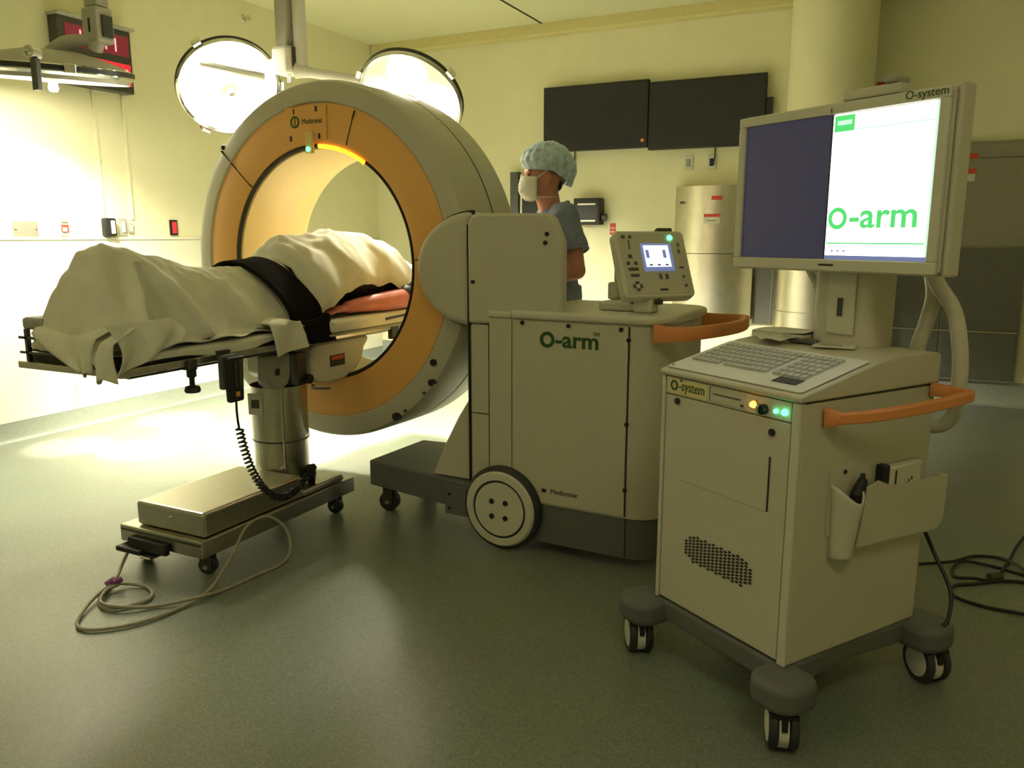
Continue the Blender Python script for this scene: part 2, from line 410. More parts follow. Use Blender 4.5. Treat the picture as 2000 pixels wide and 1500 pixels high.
# tall built-in metal cabinet at right
t = thing('tall_metal_cabinet', 'tall built-in grey metal cabinet with red labels at the right edge', 'cabinet', (.24, YB-.001, .2))
obj('carcass', MB().box(-.52, .58, -.06, 0, 0, 1.875), 'door_beige', t, bevel=.004)
obj('door', MB().box(-.505, .075, -.075, -.0605, 1.075, 1.855), 'door_beige', t, bevel=.004)
obj('door', MB().box(.083, .56, -.075, -.0605, 1.075, 1.855), 'door_beige', t, bevel=.004)
for z0, z1 in ((.41, 1.06), (.02, .395)):
    obj('door', MB().box(-.505, .015, -.075, -.0605, z0, z1), 'door_grey', t, bevel=.004)
    obj('door', MB().box(.023, .56, -.075, -.0605, z0, z1), 'door_grey', t, bevel=.004)
obj('edge_strip', MB().box(-.505, .56, -.079, -.0605, .397, .407), 'brushed', t)
obj('red_label', MB().box(.09, .17, -.0785, -.0755, 1.745, 1.785), 'red_label', t)
obj('red_label', MB().box(.085, .165, -.0785, -.0755, 1.635, 1.67), 'red_label', t)
obj('white_label', MB().box(.08, .16, -.0785, -.0755, 1.575, 1.63), 'paper', t)
obj('line', MB().box(.18, .50, -.078, -.0755, 1.745, 1.75), 'seam', t)

# ================================================================== SURGICAL LAMPS
def aim(loc, d):
    z = -Vector(d).normalized(); x = Vector((0,0,1)).cross(z)
    if x.length < .01: x = Vector((1,0,0))
    x.normalize(); y = z.cross(x)
    return Matrix(((x.x,y.x,z.x,loc[0]),(x.y,y.y,z.y,loc[1]),(x.z,y.z,z.z,loc[2]),(0,0,0,1)))
def spot(parent, p, target, power, angle, blend=.5, size=.06):
    l = bpy.data.lights.new('lamp_beam', 'SPOT'); l.energy = power; l.color = LAMP_COL; l.spot_size = math.radians(angle); l.spot_blend = blend; l.shadow_soft_size = size
    o = bpy.data.objects.new('lamp_beam', l); COL.objects.link(o)
    d = (Vector(target)-Vector(p)).normalized(); o.parent = parent; o.matrix_basis = aim(Vector(p)-parent.location, d)
    return o
def lamp_head(name, label, loc, d, R, nlens, rot, beams, shroud=0, dome=1):
    mx = aim(loc, d)                      # local -z looks along the beam
    t = thing(name, label, 'surgical light', loc)
    L3 = mx.to_3x3().to_4x4()
    def part(n, mb, m, p=t, **k): return obj(n, mb.xf(L3), m, p, **k)
    part('dome', MB().lathe([(.001, dome*.20*R/.34), (.12*R/.34, dome*.185*R/.34), (.22*R/.34, dome*.13*R/.34), (.31*R/.34, dome*.055*R/.34), (R, .0), (R, -.02)], 48), 'lamp_grey', smooth=True)
    part('rim', MB().lathe([(R*.96, -.035), (R*1.0, -.045), (R*1.035, -.03), (R*1.035, .005), (R*1.0, .012), (R*.985, -.01)], 64, closed=True), 'chrome', smooth=True)
    part('rim_band', MB().lathe([(R*1.036, -.024), (R*1.045, -.02), (R*1.045, .002), (R*1.036, .004)], 64, closed=True), 'rubber', smooth=True)
    if shroud:
        part('shroud', MB().lathe([(R*.955, -.03-shroud), (R*.97, -.032-shroud), (R*.985, -.036), (R*.955, -.032)], 64, closed=True), 'lamp_grey', smooth=True)
    part('front_plate', MB().disc(R*.965, -.022, -.018, 48), 'lamp_grey' if shroud else ('lamp_plate_hot' if nlens == 5 else 'lamp_plate'))
    for k in range(nlens):
        a = rot+2*PI*k/nlens
        e = part('reflector', MB().disc(R*.33, -.030, -.0225, 28, 'z', (R*.56*math.cos(a), R*.56*math.sin(a), 0)), 'lens')
    part('sterile_handle', MB().lathe([(.001, -.13), (.022, -.128), (.028, -.11), (.022, -.07), (.05, -.05), (.055, -.024)], 20), 'lamp_grey', smooth=True)
    for a in (rot+.4, rot+2.5, rot+4.6):
        part('latch', MB().box(R*1.03, R*1.12, -.03, .03, -.035, .015).xf(Matrix.Rotation(a, 4, 'Z')), 'chrome', bevel=.006)
    for p, tg, pw, an in beams:
        spot(t, p, tg, pw, an)
    return t, mx
# near-left lamp: seen edge-on, shining straight down beside the wall
L1 = Vector((-4.56, 3.19, 2.31))
bm_ = []
for px, py in ((-4.83, 3.25), (-4.88, 4.12), (-4.42, 3.95), (-4.35, 3.40)):
    bm_.append((L1+Vector(((px-L1.x)*.35, (py-L1.y)*.35, -.06)), (px, py, 0), P_POOL*1.8, 15))
bm_.append((L1+Vector((0, 0, -.08)), (-5.0, 3.5, .3), P_POOL*1.0, 118))
t, mx = lamp_head('surgical_lamp', 'round surgical lamp seen edge-on with black rim stripe, at the upper left', L1, (-.82*.13, .57*.13, -1), .42, 5, .3, bm_, shroud=.035, dome=.42)
obj('yoke', MB().tube(smoothpath([(.0, .0, .09), (.10, .03, .14), (.20, .08, .15), (.25, .12, .15)], 5), .035, 10), 'lamp_grey', t, smooth=True)
obj('hub_ring', MB().lathe([(.02, -.03), (.035, -.03), (.035, .03), (.02, .03)], 20, 'y', (.27, -.40, -.012), closed=True).xf(Matrix.Rotation(.2, 4, 'Z')), 'chrome', t)
obj('hand_bar', MB().box(.33, .375, -.35, -.32, -.20, -.04), 'dark_metal', t, bevel=.004)
ar = thing('lamp_suspension', 'grey square ceiling post marked 1 holding the edge-on lamp', 'lamp arm', (L1.x+.26, L1.y+.13, ZC))
obj('post', MB().box(-.05, .05, -.045, .045, -.70, -.001), 'lamp_grey', ar, bevel=.01)
obj('joint_block', MB().box(-.066, .066, -.06, .06, -.90, -.701), 'lamp_grey', ar, bevel=.02)
obj('brake_box', MB().box(.0665, .086, -.03, .035, -.87, -.75), 'dark_metal', ar, bevel=.006)
obj('arm', MB().tube(smoothpath([(0, 0, -.86), (.0, -.02, -.91), (-.01, -.02, -.93)], 4), .04, 10), 'lamp_grey', ar, smooth=True)
text('lettering', '1', .10, 'print_dark', ar, (-.02, -.0615, -.84), (1,0,0), (0,0,1), bold=.003)

# central post and the two lit lamps behind the scanner ring
CP = Vector((-3.46, 3.99, 0))
ar = thing('lamp_suspension', 'double ceiling post between the two bright lamps behind the scanner', 'lamp arm', (CP.x, CP.y, ZC))
obj('post', MB().box(-.085, .0, -.045, .045, -.86, -.001), 'lamp_grey', ar, bevel=.008)
obj('post_cover', MB().lathe([(.04, -.98), (.04, -.001)], 20, 'z', (.05, .02, 0)), 'white_plastic', ar, smooth=True)
obj('joint_block', MB().prism(rrect(-.11, .03, -.07, .07, .03), -1.02, -.861), 'white_plastic', ar, bevel=.02)
obj('brake_box', MB().box(.031, .045, -.04, .03, -.98, -.87), 'dark_metal', ar, bevel=.003)
obj('pivot_pin', MB().disc(.012, -1.07, -1.021, 12, 'z', (-.01, -.02, 0)), 'chrome', ar)
obj('arm', MB().tube(smoothpath([(.03, .0, -1.0), (.12, .03, -1.015), (.30, .08, -1.05), (.50, .13, -1.09)], 4), [.05, .045, .04, .035]+[.03]*9, 10), 'white_plastic', ar, smooth=True)
obj('arm', MB().tube(smoothpath([(-.08, -.01, -.93), (-.16, -.02, -.95), (-.25, -.03, -.95), (-.38, -.02, -.93)], 4), .028, 10), 'white_plastic', ar, smooth=True)
for k, z in enumerate((-.35, -.55)):
    obj('screw', MB().disc(.006, -.049, -.0455, 8, 'y', (-.03+k*.02, 0, z)), 'dark_metal', ar)
LB = Vector((-3.87, 3.87, 2.27)); LC = Vector((-2.74, 4.20, 2.175))
tB = (-2.62, 3.05, 1.15); tC = (-2.62, 3.30, 1.25)
dB = (Vector(tB)-LB).normalized(); dC = (Vector(tC)-LC).normalized()
t, mx = lamp_head('surgical_lamp', 'bright surgical lamp left of the central ceiling post, glaring white', LB, dB, .30, 5, .5,
    [(LB+dB*.12, tB, P_BORE, 44), (LB+dB*.12, (-4.0, 5.1, 0), P_SPILL, 112)])
obj('cross_bar', MB().tube([(-.36, -.02, .06), (-.30, -.10, .10), (0, -.20, .09), (.32, -.03, .02)], .022, 8), 'white_plastic', t, smooth=True)
t, mx = lamp_head('surgical_lamp', 'bright surgical lamp right of the central ceiling post with three glaring reflectors', LC, dC, .305, 4, .2,
    [(LC+dC*.12, tC, P_BORE, 40), (LC+dC*.12, (-2.7, 5.2, 0), P_SPILL*1.3, 110)])
obj('pivot', MB().ball((-.36, -.02, .04), .045), 'chrome', t, smooth=True)

# ================================================================== THE RING SCANNER
PHI = math.radians(2.5)
OW = Vector((-1.509, 2.926, 0))
oa = thing('ring_scanner', 'large mobile ring-shaped imaging scanner with orange ring face and beige cabinet', 'scanner', OW, -PHI)
RS, RZ = 1.10, 1.215          # ring centre: s along -x, z
def ring(prof, **k): return MB().lathe([(r, d) for r, d in prof], 128, 'y', (-RS, 0, RZ), **k)
obj('ring_shell', ring([(.757, .158), (.765, .150), (.825, .152), (.852, .163), (.866, .19), (.868, .412), (.862, .416), (.862, .424), (.868, .428), (.866, .60), (.845, .645), (.60, .652), (.556, .645), (.556, .60), (.75, .60), (.75, .2)], closed=True), 'beige', oa, smooth=True)
orf = obj('ring_face', ring([(.566, .165), (.572, .152), (.600, .146), (.700, .146), (.757, .156), (.757, .19), (.566, .19)], closed=True), 'ring_orange', oa, smooth=True)
obj('bore_liner', ring([(.560, .170), (.548, .178), (.545, .30), (.545, .50), (.549, .62), (.556, .644), (.566, .644), (.566, .170)], closed=True), 'cream', oa, smooth=True)
obj('bore_gasket', ring([(.551, .166), (.557, .152), (.565, .152), (.566, .166)], closed=True), 'seam', oa, smooth=True, label='dark thin gasket around the bore opening')
obj('shell_seam', ring([(.8625, .415), (.8665, .416), (.8665, .424), (.8625, .425)], closed=True), 'seam', oa)
def polar(r, ang): return (-RS+r*math.cos(ang), RZ+r*math.sin(ang))
def radial_bar(a, r0, r1, wd, d0, d1, m, name):
    x0, z0 = polar(r0, a); x1, z1 = polar(r1, a); nx, nz = -math.sin(a)*wd/2, math.cos(a)*wd/2
    return obj(name, MB().prism([(x0-nx, z0-nz), (x1-nx, z1-nz), (x1+nx, z1+nz), (x0+nx, z0+nz)], d0, d1, 'y'), m, oa)
radial_bar(math.radians(138), .570, .755, .005, .1445, .150, 'seam', 'panel_seam')
radial_bar(math.radians(138), .768, .850, .005, .148, .170, 'seam', 'panel_seam')
radial_bar(math.radians(70), .590, .750, .005, .1445, .150, 'seam', 'panel_seam')
radial_bar(math.radians(3), .572, .62, .004, .1440, .150, 'seam', 'panel_seam')
# label plate at the top of the face
x0 = -RS-.115
pl = obj('label_plate', MB().box(-RS-.17, -RS+.09, .141, .1455, RZ+.585, RZ+.745), 'ring_orange', oa, bevel=.002)
obj('emblem', MB().lathe([(.020, .1385), (.028, .1385), (.028, .1408), (.020, .1408)], 28, 'y', (-RS-.105, 0, RZ+.675), closed=True), 'logo', pl)
obj('emblem_bar', MB().box(-RS-.107, -RS-.103, .1387, .1408, RZ+.657, RZ+.693), 'logo', pl)
text('lettering', 'Medtronic', .036, 'logo', pl, (-RS-.06, .1400, RZ+.663), (1,0,0), (0,0,1), sx=.85)
for px, pz, wv in ((-.11, .725, .007), (.03, .728, .012), (-.135, .600, .012), (.045, .603, .012)):
    obj('mark', MB().box(-RS+px-wv/2, -RS+px+wv/2, .139, .1408, RZ+pz-.012, RZ+pz+.012), 'print_dark', pl)
obj('sensor_bracket', MB().box(-RS-.035, -RS+.012, .128, .1408, RZ+.525, RZ+.625), 'cream', oa, bevel=.004)
obj('status_light', MB().disc(.011, .122, .1278, 14, 'y', (-RS-.015, 0, RZ+.545)), 'led_green', oa)
obj('glow_strip', MB().lathe([(.548, .150), (.556, .143), (.568, .143), (.570, .150)], 40, 'y', (-RS, 0, RZ), closed=True, a0=math.radians(57), a1=math.radians(87)), 'glow_orange', oa, smooth=True, label='glowing orange strip at the top of the bore')
for a, r, rr in ((-33, .80, .016), (-39, .845, .016), (-58, .845, .020)):
    x, z = polar(r, math.radians(a))
    obj('plug_hole', MB().disc(rr, .140, .170, 14, 'y', (x, 0, z)), 'black', oa)
for a in (-44, -54):
    x, z = polar(.845, math.radians(a)); obj('screw', MB().disc(.007, .150, .168, 10, 'y', (x, 0, z)), 'dark_metal', oa)
x, z = polar(.86, math.radians(137)); obj('latch', MB().ball((x, .165, z), .013), 'black', oa)
# shoulder that grips the ring
def ell(sx, a, z, b, n=26):
    return [(-(sx+a*math.sin(PI*i/n)), z+b*math.cos(PI*i/n)) for i in range(n+1)]
E0 = ell(.185, .285, 1.21, .245)
obj('shoulder', MB().prism(E0, .075, .735, 'y'), 'beige', oa, smooth=True, bevel=.055, seg=5)
obj('shoulder_rim', MB().prism(ell(.186, .292, 1.21, .252), .118, .126, 'y'), 'seam', oa)
obj('neck_housing', MB().prism([(-.183, .98), (-.183, 1.40), (-.170, 1.435), (-.14, 1.447), (.19, 1.442), (.222, 1.425), (.262, 1.335), (.265, 1.30), (.265, 1.0)], .055, .105, 'y'), 'beige', oa, smooth=True, bevel=.014, seg=3)
obj('neck_core', MB().prism([(-.183, .98), (-.183, 1.40), (-.15, 1.43), (-.08, 1.43), (-.05, 1.40), (-.05, .98)], .1055, .70, 'y'), 'beige', oa, bevel=.01)
obj('neck_column', MB().box(-.183, -.03, .07, .70, .235, .979), 'beige', oa, bevel=.01)
obj('column_seam', MB().box(-.18, -.09, .0685, .0699, .585, .589), 'seam', oa)
obj('column_seam', MB().box(-.088, -.082, .066, .0699, .24, 1.04), 'seam', oa)
obj('rail_edge', MB().box(-.190, -.1835, .064, .10, .26, 1.40), 'seam', oa)
for x, z in ((-.155, 1.16), (.195, 1.36), (.188, 1.325)): obj('screw', MB().disc(.009, .049, .0545, 12, 'y', (x, 0, z)), 'black', oa)
obj('gusset', MB().prism([(-.192, .655), (-.192, .268), (-.40, .268), (-.385, .30), (-.33, .42), (-.26, .55)], .085, .66, 'y'), 'beige', oa, bevel=.006)
# cabinet
def foot(s0, s1, d0, d1, r): return [(x, y) for x, y in rrect(-s0, -s1, d0, d1, r, 8)]
CB = [(-.074, .05), (.56, .05)]+[(.56+.14*math.sin(t), .19-.14*math.cos(t)) for t in [PI/2*i/10 for i in range(1, 11)]]+[(.70, .53)]+[(.56+.14*math.cos(t), .53+.14*math.sin(t)) for t in [PI/2*i/10 for i in range(1, 11)]]+[(-.074, .67)]
def grow(P, g): 
    cx, cy = .313, .36
    return [(x+g*(1 if x > cx else -1), y+g*(1 if y > cy else -1)) for x, y in P]
cb = obj('cabinet', MB().prism(CB, .228, 1.012), 'beige', oa, smooth=True)
obj('cabinet_panel', MB().prism([(.041, .0435), (.553, .0435), (.553, .052), (.041, .052)], .236, 1.006), 'beige', oa, bevel=.002, label='flat beige side panel with green lettering')
obj('skirt', MB().prism(grow(CB, -.006), .055, .227), 'grey', oa, smooth=True, label='dark grey skirt around the foot of the cabinet')
obj('skirt_seam', MB().box(.555, .560, .0545, .060, .06, .225), 'seam', oa)
LD = [(.041-.005 if x < 0 else x, y) for x, y in grow(CB, .016)]
obj('lid', MB().prism(LD, 1.0135, 1.050), 'beige_light', oa, smooth=True, bevel=.014, seg=4)
obj('lid_step', MB().box(-.080, .034, .044, .68, 1.0135, 1.042), 'beige_light', oa, bevel=.008)
obj('panel_seam', MB().box(.5535, .5595, .0478, .0525, .236, 1.006), 'seam', oa)
obj('panel_seam', MB().box(.036, .0405, .0478, .0525, .236, 1.006), 'seam', oa)
for x, z in ((.09, 1.0), (.30, .997), (.525, .995), (.557, .955), (.557, .62), (.557, .35)):
    obj('screw', MB().disc(.009, .038, .0434, 12, 'y', (x, 0, z)), 'black', oa)
lg = obj('logo_ring', MB().lathe([(.019, .0412), (.033, .0412), (.033, .0433), (.019, .0433)], 36, 'y', (.205, 0, .936), closed=True), 'logo', oa, label='dark green round letter O')
text('lettering', '-arm', .092, 'logo', oa, (.240, .0425, .910), (1,0,0), (0,0,1), label='dark green lettering', sx=1.10, bold=.0022)
text('lettering', 'TM', .022, 'logo', oa, (.405, .0425, .962), (1,0,0), (0,0,1))
text('lettering', 'Medtronic', .030, 'print_dark', oa, (.225, .0425, .283), (1,0,0), (0,0,1))
obj('arrow_mark', MB().box(.185, .205, .041, .0433, .285, .300), 'print_dark', oa)
obj('warning_tag', MB().box(.66, .715, .075, .083, .982, 1.008), 'black', oa)
# base foot under the ring
obj('base_foot', MB().prism([(-.82, .14), (-.20, .045), (-.02, .045), (-.02, .675), (-.20, .675), (-.82, .60)], .135, .262), 'grey', oa, bevel=.008)
obj('foot_bracket', MB().box(-.30, -.16, .030, .062, .11, .245), 'grey', oa, bevel=.003)
for z in (.14, .205): obj('screw', MB().disc(.008, .026, .0298, 10, 'y', (-.275, 0, z)), 'black', oa)
def small_caster(parent, c, h, r, yaw, wid=.03):
    k = obj('caster', MB().box(-.022, .022, -wid-.008, -wid, r*.7, h).box(-.022, .022, wid, wid+.008, r*.7, h).box(-.022, .022, -wid-.008, wid+.008, h-.008, h).disc(.012, h, h+.02, 12).xf(Matrix.Translation(c) @ Matrix.Rotation(yaw, 4, 'Z')), 'dark_metal', parent)
    obj('wheel', MB().disc(r, -wid*.8, wid*.8, 24, 'y', (0, 0, r), bev=.006).xf(Matrix.Translation(c) @ Matrix.Rotation(yaw, 4, 'Z')), 'rubber', k, smooth=True)
    obj('axle', MB().disc(.010, -wid-.014, wid+.014, 10, 'y', (0, 0, r)).xf(Matrix.Translation(c) @ Matrix.Rotation(yaw, 4, 'Z')), 'steel', k)
small_caster(oa, (-.745, .20, 0), .134, .05, .3)
small_caster(oa, (-.745, .53, 0), .134, .05, -.2)
def big_wheel(y0, y1, sg):
    wv = obj('wheel', MB().lathe([(.10, y0), (.150, y0), (.172, y0+sg*.008), (.1865, y0+sg*.022), (.1865, y1-sg*.008), (.178, y1), (.10, y1)], 72, 'y', (0, 0, .1875), closed=True), 'rubber', oa, smooth=True)
    obj('hub', MB().lathe([(.001, y0-sg*.004), (.118, y0-sg*.004), (.122, y0+sg*.003), (.128, y0+sg*.003), (.132, y0-sg*.006), (.160, y0-sg*.004), (.168, y0+sg*.006)], 64, 'y', (0, 0, .1875)), 'beige_light', wv, smooth=True)
    for a in range(4):
        t_ = PI/4+a*PI/2
        b_ = obj('bolt', MB().disc(.012, y0-sg*.008, y0-sg*.0035, 10, 'y', (.048*math.cos(t_), 0, .1875+.048*math.sin(t_))), 'black', wv)
big_wheel(0, .05, 1); big_wheel(.735, .685, -1)
# orange push handle at the rear
hp = smoothpath([(.655, .062, .985), (.72, .055, .985), (.80, .075, .992), (.875, .16, 1.0), (.905, .30, 1.0), (.905, .44, 1.0), (.875, .57, 1.0), (.80, .655, .992), (.72, .675, .985), (.655, .665, .985)], 5)
def flat_bar(pts, hh, tt):
    b = MB(); vs = []; n = len(pts)
    for i, p in enumerate(pts):
        tg = (pts[min(i+1, n-1)]-pts[max(i-1, 0)]); tg.z = 0; tg.normalize(); nm = Vector((-tg.y, tg.x, 0))
        h_ = hh(i/(n-1)) if callable(hh) else hh
        for a_, c_ in ((-1, -.8), (-.8, -1), (.8, -1), (1, -.8), (1, .8), (.8, 1), (-.8, 1), (-1, .8)):
            vs.append(p+nm*tt*a_/2+Vector((0, 0, h_*c_/2)))
    fs = [(i*8+q, i*8+(q+1) % 8, (i+1)*8+(q+1) % 8, (i+1)*8+q) for i in range(n-1) for q in range(8)]
    fs += [tuple(range(7, -1, -1)), tuple(range((n-1)*8, n*8))]
    return b.add(vs, fs)
obj('push_handle', flat_bar(hp, lambda u: .046+.026*abs(2*u-1)**3, .03), 'handle_orange', oa, smooth=True, label='orange push handle curving round the rear of the cabinet')
# control panel on the lid
cpan = obj('control_stand', MB().box(.36, .54, .20, .44, 1.0505, 1.088), 'beige_light', oa, bevel=.01)
obj('stand_step', MB().box(.355, .40, .31, .43, 1.0885, 1.16), 'beige_light', cpan, bevel=.008)
obj('stand_step', MB().box(.375, .41, .33, .42, 1.1605, 1.215), 'beige_light', cpan, bevel=.006)
obj('stem', MB().box(.525, .605, .16, .25, 1.0505, 1.125), 'beige_light', cpan, bevel=.012)
obj('stem_clamp', MB().disc(.022, .50, .63, 16, 'x', (0, .205, 1.105)), 'dark_metal', cpan)
# the tilted panel: local frame x right, y up, z out of the face
ca = math.radians(-46)+PHI; tilt = math.radians(27)
nh = Vector((math.cos(ca), math.sin(ca), 0)); zf = nh*math.cos(tilt)+Vector((0,0,math.sin(tilt)))
xf_ = Vector((0,0,1)).cross(nh).normalized(); yf_ = zf.cross(xf_)
pc = Vector((.590, .225, 1.245))
PM = Matrix(((xf_.x,yf_.x,zf.x,pc.x),(xf_.y,yf_.y,zf.y,pc.y),(xf_.z,yf_.z,zf.z,pc.z),(0,0,0,1)))
def pp(name, mb, m, p, **k): return obj(name, mb.xf(PM), m, p, **k)
W2, H2 = .155, .145
cp = pp('control_panel', MB().prism(rrect(-W2, W2, -H2, H2, .022), -.055, 0), 'beige_light', oa, bevel=.01, seg=3, label='tilted beige control panel with a small lit screen')
pp('panel_overlay', MB().prism(rrect(-W2+.018, W2-.018, -H2+.016, H2-.016, .015), .0003, .002), 'beige', cp)
pp('screen_frame', MB().prism(rrect(-.052, .082, -.035, .085, .006), .0023, .006), 'screen_bar', cp)
pp('screen', MB().box(-.042, .068, -.018, .075, .0063, .0075), 'screen_panel', cp)
for k in range(3): pp('screen_mark', MB().box(-.028+k*.035, -.015+k*.035, -.013, -.007, .0077, .0082), 'print_dark', cp)
for k in range(2): pp('screen_mark', MB().box(-.036+k*.075, -.022+k*.075, .02, .055, .0077, .0082), 'screen_bar', cp)
pp('status_light', MB().disc(.011, .0023, .008, 16, 'z', (.086, .110, 0)), 'led_green', cp)
for x, y, wv, hv in ((-.120,.115,.016,.012),(-.090,.115,.014,.012),(-.105,.03,.016,.014),(-.118,.0,.014,.012),(-.085,.0,.014,.012),(-.100,-.025,.044,.012),(-.098,-.052,.036,.012),
                     (.012,-.058,.009,.022),(.040,-.058,.012,.022),(.118,.08,.010,.012),(.115,-.06,.010,.010),(.118,-.098,.010,.010),(.115,.05,.008,.014),(.112,-.02,.018,.006),(-.1,.08,.004,.04)):
    pp('button', MB().box(x-wv/2, x+wv/2, y-hv/2, y+hv/2, .0023, .006), 'dark_grey', cp, bevel=.001)
for k in range(4):
    a = k*PI/2; pp('arrow_key', MB().box(.010, .020, -.008, .008, .0023, .006).xf(Matrix.Translation((-.095, -.098, 0)) @ Matrix.Rotation(a, 4, 'Z')), 'dark_grey', cp, bevel=.001)
pp('ring_key', MB().disc(.008, .0023, .006, 14, 'z', (-.095, -.098, 0)), 'white_plastic', cp)
pp('lettering_bar', MB().box(.0, .035, -.118, -.110, .0023, .0032), 'print_dark', cp)
pp('top_connector', MB().box(.045, .115, H2+.0005, H2+.018, -.045, -.01), 'dark_metal', cp, bevel=.004)
ppr = thing('folded_papers', 'folded white papers lying on the scanner cabinet behind its housing', 'paper', OW+Matrix.Rotation(-PHI, 3, 'Z') @ Vector((.375, .52, 1.0505)), .3)
obj('sheet', MB().box(-.09, .09, -.06, .06, 0, .004), 'paper', ppr)
obj('sheet', MB().box(-.07, .10, -.05, .05, .0045, .008).xf(Matrix.Rotation(.25, 4, 'Z')), 'paper', ppr)
obj('pen', MB().tube([(-.06, -.02, .014), (.07, .01, .014)], .005), 'handle_orange', ppr)

# ================================================================== OPERATING TABLE
tx = -2.64
ot = thing('operating_table', 'stainless operating table on a box base with a round column', 'operating table', (tx, 2.84, 0))
def T(x, y): return x-tx, y-2.84
def tb(x0, x1, y0, y1, z0, z1): return MB().box(x0-tx, x1-tx, y0-2.84, y1-2.84, z0, z1)
obj('base_slab', tb(-2.872, -2.40, 2.11, 3.08, .098, .170), 'steel', ot, bevel=.006)
obj('base_cover', tb(-2.80, -2.415, 2.14, 2.72, .171, .274), 'steel', ot, bevel=.014, seg=3)
obj('base_cover_rear', tb(-2.80, -2.415, 2.721, 3.02, .171, .20), 'steel', ot, bevel=.01)
obj('base_lip', tb(-2.86, -2.405, 2.105, 3.085, .150, .156), 'dark_metal', ot)
obj('bolt', MB().disc(.008, 2.136-2.84, 2.1395-2.84, 10, 'y', (-2.60-tx, 0, .23)), 'chrome', ot)
obj('connector_box', tb(-2.80, -2.58, 2.085, 2.1095, .085, .135), 'black', ot, bevel=.006)
obj('connector_box', tb(-2.845, -2.70, 2.06, 2.13, .075, .097), 'black', ot, bevel=.006)
obj('foot_lever', tb(-2.69, -2.63, 2.05, 2.11, .073, .083), 'chrome', ot, bevel=.004)
for x, y, yw in ((-2.46, 2.19, .4), (-2.82, 2.19, -.3), (-2.46, 3.0, .2), (-2.82, 3.0, .5)):
    small_caster(ot, (x-tx, y-2.84, 0), .097, .038, yw, .022)
obj('column_upper', MB().lathe([(.131, .405), (.131, .665)], 48), 'steel', ot, smooth=True)
obj('column_lower', MB().lathe([(.126, .20), (.126, .404)], 48), 'steel', ot, smooth=True)
obj('column_ring', MB().lathe([(.1265, .40), (.1325, .402), (.1325, .408), (.1315, .41)], 48), 'dark_metal', ot, smooth=True)
obj('column_rib', MB().tube([(.098, -.09, .21), (.098, -.09, .66)], .006), 'chrome', ot)
obj('column_label', MB().box(-.09, -.02, -.1335, -.129, .54, .64).xf(Matrix.Rotation(.30, 4, 'Z')), 'paper', ot)
obj('label_print', MB().box(-.075, -.035, -.1342, -.1336, .57, .61).xf(Matrix.Rotation(.30, 4, 'Z')), 'dark_metal', ot)
obj('column_core', MB().lathe([(.09, .66), (.09, .83)], 32), 'dark_metal', ot, smooth=True)
obj('cord_socket', MB().tube([(.125, .03, .26), (.16, .02, .235), (.17, .0, .21)], .022, 10), 'black', ot)
# head housing
HP = [(2.86, .835), (2.86, .70), (2.90, .672), (2.98, .658), (3.10, .664), (3.20, .70), (3.25, .75), (3.265, .80), (3.30, .83), (3.30, .855), (2.90, .855)]
obj('head_housing', MB().prism([(y-2.84, z) for y, z in HP], -2.86-tx, -2.45-tx, 'x'), 'beige_light', ot, smooth=True, bevel=.012, seg=3)
obj('housing_label', tb(-2.449, -2.447, 2.99, 3.10, .735, .79), 'print_dark', ot)
obj('housing_print', tb(-2.4468, -2.446, 3.0, 3.09, .765, .785), 'red_label', ot)
obj('tilt_bracket', MB().prism([(y-2.84, z) for y, z in ((2.58, .84), (2.58, .73), (2.61, .69), (2.65, .68), (2.70, .70), (2.72, .75), (2.72, .84))], -2.52-tx, -2.45-tx, 'x'), 'pad_grey', ot, bevel=.01)
obj('bracket_slot', tb(-2.449, -2.447, 2.62, 2.645, .75, .78), 'black', ot)
obj('actuator', tb(-2.50, -2.46, 2.77, 2.84, .68, .83), 'dark_metal', ot, bevel=.008)
obj('actuator_knob', MB().disc(.022, -2.455-tx, -2.43-tx, 14, 'x', (0, 2.825-2.84, .705)), 'black', ot)
obj('foot_pin', MB().tube([T(-2.45, 2.86)+(.66,), T(-2.43, 2.95)+(.645,)], .014), 'chrome', ot)
# top frame, sections and pads
obj('top_frame', tb(-2.90, -2.41, 1.86, 2.80, .858, .884), 'dark_metal', ot, bevel=.004)
obj('top_frame_head', tb(-2.88, -2.43, 2.801, 4.35, .860, .886), 'pad_grey', ot, bevel=.004)
for x in (-2.385, -2.925):
    obj('side_rail', tb(x-.008, x+.008, 1.84, 2.86, .874, .902), 'steel', ot, bevel=.003)
    obj('side_rail', tb(x-.008, x+.008, 2.92, 4.2, .876, .902), 'steel', ot, bevel=.003)
    for y in (1.98, 2.30, 2.60): obj('rail_spacer', tb(min(x, x+.02*(1 if x < -2.6 else -1)), max(x, x+.02*(1 if x < -2.6 else -1)), y-.015, y+.015, .866, .886), 'dark_metal', ot)
obj('end_rail', tb(-2.93, -2.37, 1.80, 1.838, .872, .898), 'steel', ot, bevel=.004)
obj('end_bar', tb(-2.91, -2.70, 1.80, 1.815, .928, .937), 'dark_metal', ot)
obj('end_bar', tb(-2.91, -2.70, 1.80, 1.82, .982, .992), 'dark_metal', ot)
obj('end_post', tb(-2.875, -2.86, 1.80, 1.815, .899, 1.02), 'dark_metal', ot)
obj('leg_pad', tb(-2.91, -2.40, 1.83, 2.38, .8895, .935), 'black', ot, bevel=.015, seg=3)
obj('seat_pad', tb(-2.91, -2.40, 2.385, 2.95, .8895, .935), 'black', ot, bevel=.015, seg=3)
obj('back_pad', tb(-2.90, -2.41, 2.955, 4.35, .8895, .935), 'black', ot, bevel=.015, seg=3)
obj('end_pad', tb(-2.90, -2.78, 1.81, 1.93, 1.015, 1.06), 'pad_grey', ot, bevel=.012)
